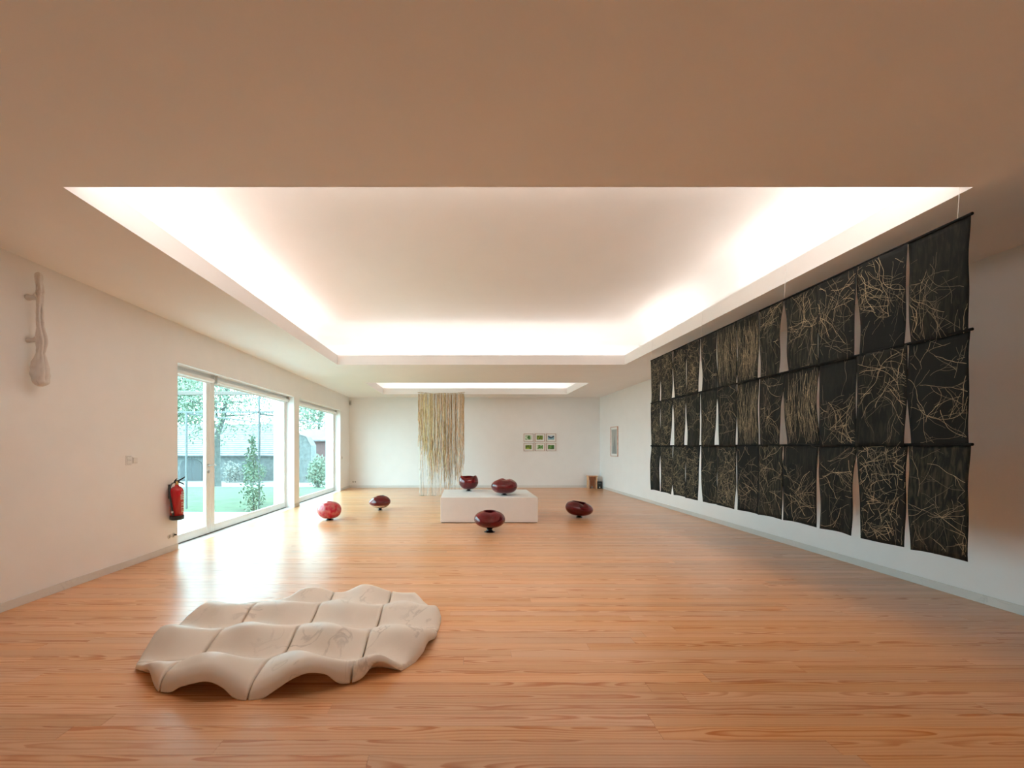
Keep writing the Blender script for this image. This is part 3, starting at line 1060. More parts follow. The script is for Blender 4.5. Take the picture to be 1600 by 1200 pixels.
def vessel(loc, R, H, kind, label, mat, foot_h=0.05, foot_r=0.055, ang=0.0, lean=0.0, seed=0):
    """oblate blown glass body with an opening at the top, on a small dark foot"""
    e = empty('glass_vessel', loc, label, 'glass bowl', 'red blown glass vessels')
    rs = random.Random(seed)
    p1, p2 = rs.uniform(0, 6.28), rs.uniform(0, 6.28)
    hb = H - foot_h
    wall = 0.010
    prof = []
    if kind == 'bowl':            # open cup, waved rim
        for k in range(26):
            a = -PI / 2 + (PI / 2 + 0.62) * k / 25
            prof.append((R * math.cos(a) ** 0.85 if math.cos(a) > 0 else 0, foot_h + hb * 0.635 * (1 + math.sin(a))))
        zr = prof[-1][1]
        inner = [(max(r - wall, 0.004), max(z + (0.012 if r < 0.5 * R else 0.0), foot_h + 0.012)) for r, z in prof[::-1]]
        prof = prof + [(prof[-1][0] - wall * .4, zr + 0.006)] + inner
    elif kind == 'fold':          # shoulder turned inward into a hollow
        for k in range(40):
            a = -PI / 2 + (PI * 0.90) * k / 39
            prof.append((R * max(0.02, math.cos(a)) ** 0.78, foot_h + hb * 0.5 * (1 + math.sin(a) * 1.0)))
        r0, z0 = prof[-1]
        prof += [(r0 * .85, z0 - 0.006), (r0 * .70, z0 - 0.03), (r0 * .62, z0 - 0.08)]
        inner = []
        for k in range(20):
            a = PI * 0.35 - (PI * 0.80) * k / 19
            inner.append((max(0.004, (R - 0.012) * max(0.0, math.cos(a)) ** .8), foot_h + 0.012 + (hb - 0.05) * 0.5 * (1 + math.sin(a))))
        prof += inner
    else:                         # lens shaped body with a lipped mouth
        sharp = 1.0 if kind == 'point' else 0.76
        span = {'round': 0.95, 'dent': 0.89, 'point': 0.87}.get(kind, 0.86)
        for k in range(36):
            a = -PI / 2 + (PI * span) * k / 35
            ex_ = 1.45 if (kind == 'point' and a < 0) else sharp
            prof.append((R * max(0.02, math.cos(a)) ** ex_, foot_h + hb * 0.51 * (1 + math.sin(a) * (0.97))))
        r0, z0 = prof[-1]
        prof += [(r0 - 0.004, z0 + 0.006), (r0 - 0.012, z0 + 0.002), (r0 - 0.012, z0 - 0.015)]
        for k in range(20):
            a = PI * 0.30 - (PI * 0.75) * k / 19
            prof.append((max(0.004, (R - 0.014) * max(0.0, math.cos(a)) ** sharp), foot_h + 0.012 + (hb - 0.05) * 0.5 * (1 + math.sin(a))))
    zmax = max(z for r, z in prof)

    def fn(x, y, z, a):
        t = max(0.0, (z - foot_h) / hb)
        r = math.hypot(x, y)
        k = 1.0
        dz = 0.0
        if kind == 'bowl':
            k = 1 + 0.05 * t * math.cos(2 * a + p1)
            dz = t * t * (0.015 * math.cos(2 * a - 0.6) + 0.012 * math.cos(3 * a + p2))
        elif kind == 'fold':
            k = 1 + 0.025 * math.cos(3 * a + p1) * t
            inn = sstep(0.55 * R, 0.15 * R, r) if False else 0
            dz = 0.010 * t * math.cos(3 * a + p2) - 0.012 * t * max(0, math.cos(4 * a + p1)) * (1 if r < 0.85 * R else 0.2)
        elif kind == 'point':
            d = (a - PI + PI) % (2 * PI) - PI
            da = math.atan2(math.sin(a - PI), math.cos(a - PI))
            k = 1 + 0.10 * math.exp(-(da / 0.5) ** 2) * math.exp(-((t - 0.5) / 0.2) ** 2)
            dz = 0.012 * t * math.cos(a)
        elif kind == 'tilt':
            k = 1 + 0.05 * math.cos(2 * a)
            dz = -lean * x * (0.15 + 0.85 * t)
            d = math.atan2(math.sin(a + PI / 2 - .25), math.cos(a + PI / 2 - .25))
            dz -= 0.035 * t * math.exp(-(d / .45) ** 2)
        else:
            k = 1 + 0.02 * math.cos(2 * a + p1)
            d = math.atan2(math.sin(a + PI / 2), math.cos(a + PI / 2))
            if kind == 'dent':
                fl = math.exp(-(d / 0.55) ** 2) * sstep(0.45, 0.75, t)
                k -= 0.20 * fl
                dz -= 0.02 * fl
        x, y = x * k, y * k
        return (x, y, max(z + dz, foot_h * 0.9))
    b = MB()
    b.lathe(prof, n=48, fn=fn)
    o = b.build('glass_body', mat, e)
    if mat is M['red_glass']:      # opaque near-black shell added inside to darken the bowl's lower half
        low = []
        sharp = {'bowl': 0.85, 'fold': 0.78, 'point': 1.0}.get(kind, 0.76)
        for k in range(14):
            a = -PI / 2 + (PI / 2 - 0.22) * k / 13
            zz = foot_h + hb * (0.635 if kind == 'bowl' else 0.51) * (1 + math.sin(a) * 0.97)
            low.append((max(0.004, R * max(0.02, math.cos(a)) ** (1.45 if kind == 'point' else sharp) - 0.007), zz + 0.004))
        low += [(low[-1][0] * .86, low[-1][1] - 0.012), (low[-1][0] * .5, low[-1][1] - 0.045), (0.004, low[-1][1] - 0.06)]
        b = MB()
        b.lathe(low, n=40, fn=fn)
        o2 = b.build('dark_inner_shell', M['dark_glass'], e)
        o2.rotation_euler = (0, 0, ang)
    o.rotation_euler = (0, 0, ang)
    b = MB()
    b.lathe([(foot_r * 1.15, 0), (foot_r * 1.15, 0.006), (foot_r * .8, 0.014), (foot_r * .5, foot_h * .55), (foot_r * .75, foot_h), (foot_r * 0.9, foot_h + 0.008)], n=28)
    b.build('foot', M['dark_glass'], e)
    return e


vessel((-2.765, 8.42, 0), 0.238, 0.372, 'round', 'translucent pink and red glass vessel on the floor nearest the windows', M['pink_glass'], 0.02, 0.07, seed=1)
vessel((-1.985, 9.70, 0), 0.243, 0.345, 'point', 'small pointed dark red glass vessel standing alone between the pink vessel and the plinth', M['red_glass'], 0.03, 0.05, ang=0.0, seed=2)
vessel((0.105, 9.27, PL[4]), 0.225, 0.325, 'bowl', 'dark red open glass bowl with waved rim at the back of the plinth', M['red_glass'], 0.03, 0.06, ang=2.5, seed=3)
vessel((0.835, 8.50, PL[4]), 0.27, 0.335, 'fold', 'dark red glass bowl with folded in top on the right of the plinth', M['red_glass'], 0.03, 0.06, seed=4)
vessel((0.452, 7.22, 0), 0.278, 0.372, 'dent', 'dark red glass vessel on a stemmed foot on the floor in front of the plinth', M['red_glass'], 0.075, 0.085, seed=5)
vessel((2.455, 8.73, 0), 0.275, 0.335, 'tilt', 'tilted dark red glass vessel on the floor right of the plinth', M['red_glass'], 0.03, 0.06, lean=0.16, seed=6)


# ------------------------------------------------------------------ fibre hanging
def build_fibre():
    X0, X1, Y, ZT = -1.40, 0.02, 12.47, 3.15
    e = empty('fibre_hanging', ((X0 + X1) / 2, Y, 0), 'tall curtain of yellow, tan and white fibre strands hanging at the far end', 'wall hanging')
    ex = (X0 + X1) / 2
    R = random.Random(11)
    mats = {
        'yellow_strands': simple('yellow_fibre', (0.84, 0.70, 0.42), 0.9, 0.25, 12, stretch=(6, 6, 1)),
        'tan_strands': simple('tan_fibre', (0.74, 0.53, 0.33), 0.9, 0.3, 12, stretch=(6, 6, 1)),
        'brown_strands': simple('brown_fibre', (0.50, 0.33, 0.18), 0.9, 0.3, 12, stretch=(6, 6, 1)),
        'white_strands': simple('white_fibre', (0.86, 0.84, 0.79), 0.9, 0.1, 12, stretch=(6, 6, 1)),
        'grey_strands': simple('grey_fibre', (0.42, 0.38, 0.33), 0.9, 0.25, 12, stretch=(6, 6, 1)),
    }
    mb = {k: MB() for k in mats}

    def strand(key, x, y, z0, z1, r, wob=0.028, curl=False):
        pts, rad = [], []
        n = max(6, int((z0 - z1) / 0.11))
        p = R.uniform(0, 100)
        for k in range(n + 1):
            t = k / n
            z = lerp(z0, z1, t)
            w = wob * (0.3 + t)
            pts.append((x - ex + w * noise.noise(Vector((p, z * 2.2, 0))) * 1.6, y + w * noise.noise(Vector((p, z * 2.2, 9))) * 1.6, z))
            rad.append(r * (1 + 0.5 * noise.noise(Vector((p, z * 5, 4)))) * (1 if t < .9 else .6))
        if curl:
            bx, by = pts[-1][0], pts[-1][1]
            a, rr = R.uniform(0, 6.28), 0.02
            for k in range(14):
                a += R.uniform(.3, .7)
                rr += 0.006
                pts.append((bx + rr * math.cos(a), by + rr * math.sin(a) * .8, 0.008 + 0.02 * R.random()))
                rad.append(r * .8)
        mb[key].tube(pts, rad, 4, False)
    for k in range(330):
        u = R.random()
        x = lerp(X0 + 0.02, X1 - 0.02, u)
        y = R.uniform(-0.05, 0.05)
        c = R.random()
        if u < 0.38:
            key = 'yellow_strands' if c < .70 else ('tan_strands' if c < .9 else 'brown_strands')
        elif u < .62:
            key = 'yellow_strands' if c < .2 else ('tan_strands' if c < .62 else ('brown_strands' if c < .88 else 'white_strands'))
        else:
            key = 'tan_strands' if c < .72 else ('brown_strands' if c < .92 else 'white_strands')
        end = interp([(0, 1.9), (.1, 1.6), (.3, 1.0), (.45, 1.25), (.6, .8), (.8, .7), (1, 1.3)], u) + R.gauss(0, .35)
        strand(key, x, y, ZT - 0.02 - 0.06 * R.random(), max(0.25, end), R.uniform(.004, .011))
    for k in range(130):
        u = R.random()
        strand('white_strands' if R.random() < .8 else 'grey_strands', lerp(X0 + .02, X1 - .02, u), R.uniform(-.06, .06), ZT - .03, R.uniform(.03, .7) if R.random() < .65 else 0.012, R.uniform(.003, .006), .02)
    for u in (.06, .08, .1, .12, .27, .29, .31, .47, .49, .5, .66, .68):
        strand('grey_strands' if R.random() < .55 else 'tan_strands', lerp(X0, X1, u), R.uniform(-.04, .04), 1.7, 0.01, .0045, .02, True)
    # lacy band at the top
    for k in range(60):
        x = lerp(X0, X1, R.random())
        strand('white_strands', x, R.uniform(-.02, .02), ZT, ZT - R.uniform(.12, .3), R.uniform(.004, .007), .03)
    for k in range(4):
        z = ZT - 0.035 * k - 0.02
        mb['white_strands'].tube([(lerp(X0, X1, t / 20) - ex, 0.01 * math.sin(t + k), z + 0.012 * math.sin(t * 1.3 + k)) for t in range(21)], 0.004, 4, False)
    for k, b in mb.items():
        b.build(k, mats[k], e, 'stuff')
    b = MB()
    b.tube([(lerp(X0 - .01, X1 + .01, t / 16) - ex, 0, ZT + 0.010 * math.sin(t * .9) - 0.03 * math.sin(PI * t / 16)) for t in range(17)], [0.011 + .003 * math.sin(t * 2.3) for t in range(17)], 8)
    b.build('branch_rod', M_wood_dark(), e)
    for x in (X0 + .05, X1 - .05):
        b = MB()
        b.tube([(x - ex, 0, ZT), (x - ex, 0, ZTOP)], 0.0018, 5)
        b.build('suspension_thread', M['thread'], e)


def wood_mat(name, c, sc=(1, 14, 14)):
    return simple(name, c, 0.45, 0.3, 3.0, stretch=sc)


def M_wood_dark():
    return wood_mat('peeled_branch', (0.55, 0.42, 0.27))


build_fibre()


# ------------------------------------------------------------------ framed pictures
def make_print(name, stops, scale, seed, hills=False):
    m, nt, p = new_mat(name)
    tc = N(nt, 'ShaderNodeTexCoord')
    mp = N(nt, 'ShaderNodeMapping')
    mp.inputs['Location'].default_value = (seed * 3.1, seed, seed * 1.7)
    nt.links.new(tc.outputs['Object'], mp.inputs['Vector'])
    nz = N(nt, 'ShaderNodeTexNoise')
    nz.inputs['Scale'].default_value = scale
    nz.inputs['Detail'].default_value = 3
    nt.links.new(mp.outputs[0], nz.inputs['Vector'])
    f = nz.outputs['Fac']
    if hills:
        sx = N(nt, 'ShaderNodeSeparateXYZ')
        nt.links.new(tc.outputs['Object'], sx.inputs[0])
        ax = math_n(nt, 'ABSOLUTE', sx.outputs[0])
        # dark slopes left and right, pale sky and water between
        v = math_n(nt, 'SUBTRACT', sx.outputs[2], math_n(nt, 'MULTIPLY', ax, 0.55))
        f = math_n(nt, 'ADD', math_n(nt, 'MULTIPLY', v, 7.0), math_n(nt, 'ADD', 0.52, math_n(nt, 'MULTIPLY', math_n(nt, 'SUBTRACT', nz.outputs['Fac'], 0.5), 0.5)), True)
    nt.links.new(ramp(nt, f, stops), p.inputs['Base Color'])
    p.inputs['Roughness'].default_value = 0.35
    return m


FRAME_WOOD = wood_mat('reddish_frame_wood', (0.42, 0.23, 0.15), (10, 10, 3))
FRAME_PALE = wood_mat('pale_frame_wood', (0.66, 0.42, 0.33), (10, 10, 3))
MOUNT = simple('white_picture_mount', (0.86, 0.85, 0.83), 0.7, 0.01, 9)


def picture(loc, w, h, d, fw, pw, ph, mat, frame_mat, label, group=None, rz=0.0, pz=0.0):
    """built facing -Y with its back on y=0"""
    e = empty('framed_picture', loc, label, 'picture', group, rz=rz)
    b = MB()
    b.bbox(-w / 2, -w / 2 + fw, -d, 0, 0, h, 0.002)
    b.bbox(w / 2 - fw, w / 2, -d, 0, 0, h, 0.002)
    b.bbox(-w / 2 + fw, w / 2 - fw, -d, 0, 0, fw, 0.002)
    b.bbox(-w / 2 + fw, w / 2 - fw, -d, 0, h - fw, h, 0.002)
    b.build('picture_frame', frame_mat, e)
    b = MB()
    b.box(-w / 2 + fw, w / 2 - fw, -d * .55, -d * .3, fw, h - fw)
    b.build('mount', MOUNT, e)
    b = MB()
    b.box(-pw / 2, pw / 2, -d * .55 - 0.002, -d * .55 + 0.001, -ph / 2, ph / 2)
    o = b.build('print', mat, e)
    o.location = (0, 0, h / 2 + pz)
    return e


def build_pictures():
    G = [(0.25, (0.01, 0.03, 0.01)), (0.5, (0.05, 0.16, 0.02)), (0.75, (0.30, 0.45, 0.12))]
    G2 = [(0.3, (0.02, 0.04, 0.005)), (0.5, (0.14, 0.22, 0.02)), (0.7, (0.5, 0.55, 0.08))]
    G3 = [(0.3, (0.02, 0.08, 0.02)), (0.5, (0.10, 0.28, 0.05)), (0.62, (0.65, 0.75, 0.6))]
    HL = [(0.2, (0.25, 0.45, 0.52)), (0.32, (0.02, 0.03, 0.05)), (0.55, (0.03, 0.04, 0.07)), (0.7, (0.55, 0.65, 0.75))]
    specs = [
        [('green leaves with a pale opening', G3, 12, False), ('bright yellow green foliage over brown', G2, 14, False), ('pale water between dark hills', HL, 9, True)],
        [('yellowish shrubs on dark ground', G2, 11, False), ('a light green clearing', G3, 9, False), ('deep green undergrowth', G, 12, False)]]
    names = [['top left', 'top middle', 'top right'], ['bottom left', 'bottom middle', 'bottom right']]
    s = YB / 640
    for r in range(2):
        for c in range(3):
            cx = (825.7 + 17.6 * c - 725) * s
            zb = 1.5 - ((690.0 + 14.8 * r) - 698) * s
            t, st, sc_, hl = specs[r][c]
            m = make_print('photo_print_' + t.replace(' ', '_'), st, sc_, 3.7 * r + 1.3 * c + 1, hl)
            picture((cx, YB, zb), 0.352, 0.292, 0.025, 0.014, 0.225, 0.152, m, FRAME_WOOD,
                    'small framed photograph of %s, %s of six' % (t, names[r][c]), 'six small framed photographs', pz=0.0)
    m, nt, p = new_mat('grey_drawing')
    tc = N(nt, 'ShaderNodeTexCoord')
    sx = N(nt, 'ShaderNodeSeparateXYZ')
    nt.links.new(tc.outputs['Object'], sx.inputs[0])
    nz = N(nt, 'ShaderNodeTexNoise')
    nz.inputs['Scale'].default_value = 18
    nt.links.new(tc.outputs['Object'], nz.inputs['Vector'])
    ax = math_n(nt, 'ABSOLUTE', math_n(nt, 'SUBTRACT', sx.outputs[0], 0.02))
    v = math_n(nt, 'SUBTRACT', math_n(nt, 'SUBTRACT', 0.14, math_n(nt, 'MULTIPLY', math_n(nt, 'ADD', sx.outputs[2], 0.2), 0.30)), ax)
    f = math_n(nt, 'ADD', math_n(nt, 'MULTIPLY', v, 9.0), math_n(nt, 'MULTIPLY', nz.outputs['Fac'], 0.5), True)
    nt.links.new(ramp(nt, f, [(0.1, (0.40, 0.43, 0.42)), (0.7, (0.24, 0.27, 0.27))]), p.inputs['Base Color'])
    p.inputs['Roughness'].default_value = 0.4
    picture((XR, 13.50, 1.18), 0.62, 0.98, 0.035, 0.018, 0.46, 0.80, m, FRAME_PALE, 'tall framed grey drawing hanging alone on the right wall', rz=-PI / 2)


build_pictures()


# ------------------------------------------------------------------ stool and black box in the far corner
def build_stool():
    wood = wood_mat('stool_orange_wood', (0.62, 0.36, 0.20), (8, 8, 2))
    dark = wood_mat('stool_shaded_wood', (0.30, 0.11, 0.045), (8, 8, 2))  # darker copy of the seat wood, recess shade put into its colour
    e = empty('wooden_stool', (4.60, 14.72, 0), 'small wooden stool with notched board legs in the far corner', 'stool')
    b = MB()
    b.bbox(-0.175, 0.175, -0.14, 0.14, 0.435, 0.458, 0.004)
    b.build('seat', wood, e)
    for sx in (-1, 1):
        b = MB()
        x0, x1 = (-0.155, -0.13) if sx < 0 else (0.125, 0.15)
        b.bbox(x0, x1, -0.12, 0.12, 0, 0.435, 0.003)
        b.build('side_panel', wood, e)
    # centre board with an inverted V notch
    b = MB()
    y0, y1 = -0.03, 0.0
    out = [(-0.13, 0.435), (-0.13, 0.33), (-0.085, 0.30), (-0.085, 0.0), (-0.055, 0.0), (0.0, 0.115), (0.055, 0.0), (0.085, 0.0), (0.085, 0.30), (0.125, 0.33), (0.125, 0.435)]
    n = len(out)
    vs = [(x, y0, z) for x, z in out] + [(x, y1, z) for x, z in out]
    F = [tuple(range(n)), tuple(range(2 * n - 1, n - 1, -1))] + [(i, i + n, (i + 1) % n + n, (i + 1) % n) for i in range(n)]
    b.add(vs, F)
    b.build('centre_board', dark, e)
    e = empty('black_box', (4.85, 14.72, 0), 'small black box beside the wooden stool in the corner', 'box')
    b = MB()
    b.bbox(-0.09, 0.09, -0.08, 0.08, 0, 0.255, 0.012)
    b.build('casing', M['black'], e)
    b = MB()
    b.lathe([(0.001, 0), (0.022, 0), (0.022, 0.004), (0.001, 0.004)], n=20)
    o = b.build('white_dot', M['frame_white'], e)
    o.location = (0.0, -0.0795, 0.05)
    o.rotation_euler = (PI / 2, 0, 0)
    b = MB()
    b.box(-0.05, 0.05, -0.0805, -0.0795, 0.17, 0.20)
    b.build('front_slot', M['gasket'], e)
    pale = wood_mat('pale_stick_wood', (0.72, 0.66, 0.55), (10, 10, 1))
    for k, x in enumerate((-0.06, -0.015, 0.05)):
        b = MB()
        b.tube([(4.83 + x, 14.90, 0.0), (4.83 + x + 0.003, 14.945, 0.25), (4.83 + x + 0.006, 14.982, 0.47 - 0.02 * k)], 0.006, 8)
        b.build('wooden_stick', pale, None, None, 'thin pale stick behind the black box, %s of three' % ('leftmost', 'middle', 'rightmost')[k], 'stick', 'sticks behind the black box')


build_stool()


# ------------------------------------------------------------------ fire extinguisher, switches, sockets, sensor
def build_extinguisher():
    red = simple('red_enamel', (0.40, 0.006, 0.012), 0.18, 0.05, 6, coat=0.6)
    brass = simple('brass_valve', (0.55, 0.36, 0.14), 0.3, 0.1, 20, metal=1.0)
    print_m = simple('white_label_print', (0.8, 0.72, 0.70), 0.5, 0.1, 40)
    r = 0.084
    cx, cy, z0 = XL + r + 0.022, 5.835, 0.462
    e = empty('fire_extinguisher', (cx, cy, z0), 'red fire extinguisher with black hose hung on the wall beside the glass door', 'extinguisher')
    b = MB()
    b.lathe([(0.02, 0.05), (r, 0.05), (r, 0.395), (r * .97, 0.42), (r * .86, 0.445), (r * .62, 0.466), (r * .36, 0.478), (0.026, 0.483), (0.022, 0.50)], n=36)
    b.build('cylinder', red, e)
    b = MB()
    b.lathe([(r * .86, 0), (r + .003, 0.006), (r + .004, 0.055), (r, 0.064), (r - .01, 0.064)], n=36)
    b.build('base_ring', M['black'], e)
    b = MB()
    b.lathe([(0.024, 0.495), (0.024, 0.522), (0.017, 0.53), (0.017, 0.545)], n=18)
    b.build('valve', brass, e)
    an = 0.45
    ca, sa = math.cos(an), math.sin(an)

    def q(d, z, s=0.0):
        return (ca * d - sa * s, sa * d + ca * s, z)
    b = MB()
    b.tube([q(-0.03, 0.548), q(0.02, 0.552), q(0.06, 0.578), q(0.095, 0.605)], [0.010, 0.012, 0.010, 0.007], 8)
    b.tube([q(-0.03, 0.535), q(0.03, 0.533), q(0.07, 0.510), q(0.088, 0.495)], [0.010, 0.011, 0.009, 0.006], 8)
    b.tube([q(-0.035, 0.54), q(-0.015, 0.565), q(0.0, 0.585)], [0.008, 0.009, 0.005], 8)
    b.build('lever', M['black'], e)
    b = MB()
    ha = -2.25
    pts = [(0, 0, 0.525)]
    for t in range(13):
        u = t / 12
        rad = interp([(0, .03), (.12, .07), (.3, r + .02), (1, r + .015)], u)
        a = lerp(ha, ha + 0.85, u)
        z = interp([(0, .53), (.12, .52), (.3, .42), (1, .075)], u)
        pts.append((math.cos(a) * rad, math.sin(a) * rad, z))
    b.tube(pts, [0.011] * (len(pts) - 3) + [0.012, 0.014, 0.015], 10)
    h = b.build('hose', M['black'], e)
    b = MB()
    p = Vector(pts[-2])
    dn = Vector((p.x, p.y, 0)).normalized()
    c = p + dn * 0.012
    b.bbox(c.x - .010, c.x + .010, c.y - .010, c.y + .010, c.z - .006, c.z + .018, 0.002)
    b.build('hose_clip', print_m, h)
    # lines of white print wrapped on the cylinder
    R = random.Random(3)
    b = MB()
    for row, (z, hh) in enumerate([(.395, .010), (.378, .008), (.352, .020), (.325, .020), (.298, .020), (.245, .012), (.225, .006), (.212, .006), (.199, .006), (.17, .012), (.14, .006), (.127, .006), (.114, .006)]):
        a = -0.42 if row in (2, 3, 4) else -0.30
        while a < 0.75:
            da = R.uniform(.05, .16)
            k = 4
            for j in range(k):
                a0, a1 = a + da * j / k, a + da * (j + 1) / k
                rr = r + 0.0008
                b.quad((rr * math.cos(a0), rr * math.sin(a0), z - hh / 2), (rr * math.cos(a1), rr * math.sin(a1), z - hh / 2), (rr * math.cos(a1), rr * math.sin(a1), z + hh / 2), (rr * math.cos(a0), rr * math.sin(a0), z + hh / 2))
            a += da + R.uniform(.025, .05)
    b.build('label_print', print_m, e, 'stuff')
    b = MB()
    b.box(XL - cx, -r + 0.004, -0.02, 0.02, 0.36, 0.44)
    b.box(XL - cx, XL - cx + 0.004, -0.025, 0.025, 0.30, 0.50)
    b.build('wall_bracket', M['black'], e)


build_extinguisher()


def build_fittings():
    # switches on the left wall
    yc, zc = 5.16, 1.33
    e = empty('light_switch', (XL, yc, zc), 'white light switch with a double plate on the left wall', 'switch')
    b = MB()
    b.bbox(0, 0.009, -0.085, 0.005, -0.06, 0.06, 0.003)
    b.bbox(0, 0.009, 0.010, 0.095, -0.045, 0.04, 0.003)
    b.build('plate', M['switch'], e)
    for (a, c, z0, z1) in ((-0.072, -0.008, 0.006, 0.045), (-0.072, -0.008, -0.045, -0.006), (0.022, 0.083, -0.033, 0.028)):
        b = MB()
        b.box(0.0085, 0.0094, a - .003, c + .003, z0 - .003, z1 + .003)
        s_ = b.build('shadow_gap', M['switch_gap'], e)
        b = MB()
        b.bbox(0.009, 0.013, a, c, z0, z1, 0.0015)
        b.build('rocker', M['switch'], e)
    e = empty('light_switch', (XL, 14.06, 1.12), 'small white switch by the far end of the window wall', 'switch')
    b = MB()
    b.bbox(0, 0.009, -0.04, 0.04, -0.06, 0.06, 0.003)
    b.build('plate', M['switch'], e)
    b = MB()
    b.bbox(0.009, 0.013, -0.028, 0.028, -0.04, 0.04, 0.002)
    b.build('rocker', M['switch_gap'], e)

    def socket(loc, rz, label, plug):
        e = empty('power_socket', loc, label, 'socket', rz=rz)
        for k, y in enumerate((-0.04, 0.04)):
            b = MB()
            b.lathe([(0.036, 0), (0.036, 0.006), (0.031, 0.009), (0.026, 0.009), (0.025, 0.002), (0.001, 0.002)], n=26)
            o = b.build('socket_ring', M['switch'], e)
            o.rotation_euler = (0, PI / 2, 0)
            o.location = (0, y, 0)
            b = MB()
            b.lathe([(0.025, 0.0021), (0.025, 0.0030), (0.001, 0.0030)], n=20)
            b.box(-0.004, 0.004, -0.012, -0.006, 0.003, 0.0036)
            s_ = b.build('socket_well', M['switch_gap'], e)
            s_.rotation_euler = (0, PI / 2, 0)
            s_.location = (0, y, 0)
        if plug:
            b = MB()
            b.bbox(0.003, 0.03, 0.052, 0.07, -0.008, 0.010, 0.002)
            b.build('plug', M['black'], e)
    socket((XL, 5.87, 0.225), 0, 'double round wall socket below the fire extinguisher', True)
    socket((-4.02, YB, 0.215), -PI / 2, 'double wall socket low on the end wall near the corner', False)
    # alarm sensor high in the far left corner
    e = empty('motion_sensor', (XL + 0.03, YB - 0.03, 3.02), 'white motion sensor high in the far left corner', 'sensor')
    b = MB()
    b.bbox(-0.03, 0.045, -0.045, 0.03, 0, 0.16, 0.008)
    b.build('housing', M['grey_plastic'], e)
    b = MB()
    b.bbox(-0.015, 0.03, -0.052, -0.045, 0.03, 0.10, 0.003)
    b.build('lens', M['switch_gap'], e)


build_fittings()


# ------------------------------------------------------------------ garden outside
def ground_z(x, y):
    return -0.06 - 1.44 * sstep(9.0, 36.0, y) if y > 9 else -0.06


def strip_ground(name, mat, ys, x0, x1, label, dz=0.0):
    b = MB()
    n = 16
    for k in range(n):
        ya, yb = lerp(ys[0], ys[1], k / n), lerp(ys[0], ys[1], (k + 1) / n)
        za, zb = ground_z(0, ya) + dz, ground_z(0, yb) + dz
        b.add([(x0, ya, za), (x1, ya, za), (x1, yb, zb), (x0, yb, zb), (x0, ya, za - .3), (x1, ya, za - .3), (x1, yb, zb - .3), (x0, yb, zb - .3)],
              [(0, 1, 2, 3), (0, 4, 5, 1), (1, 5, 6, 2), (2, 6, 7, 3), (3, 7, 4, 0), (4, 7, 6, 5)])
    o = b.build(name, mat, None, 'structure')
    tag(o, label)
    return o


def leaf_cloud(b, R, c, rad, n, size, squash=(1, 1, 1)):
    for _ in range(n):
        d = Vector((R.gauss(0, 1), R.gauss(0, 1), R.gauss(0, 1))).normalized() * (R.random() ** 0.45)
        p = Vector(c) + Vector((d.x * rad * squash[0], d.y * rad * squash[1], d.z * rad * squash[2]))
        a = Vector((R.gauss(0, 1), R.gauss(0, 1), R.gauss(0, 1))).normalized() * size * R.uniform(.6, 1.2)
        t = a.orthogonal().normalized() * size * .45
        b.quad(p - a, p + t, p + a, p - t)


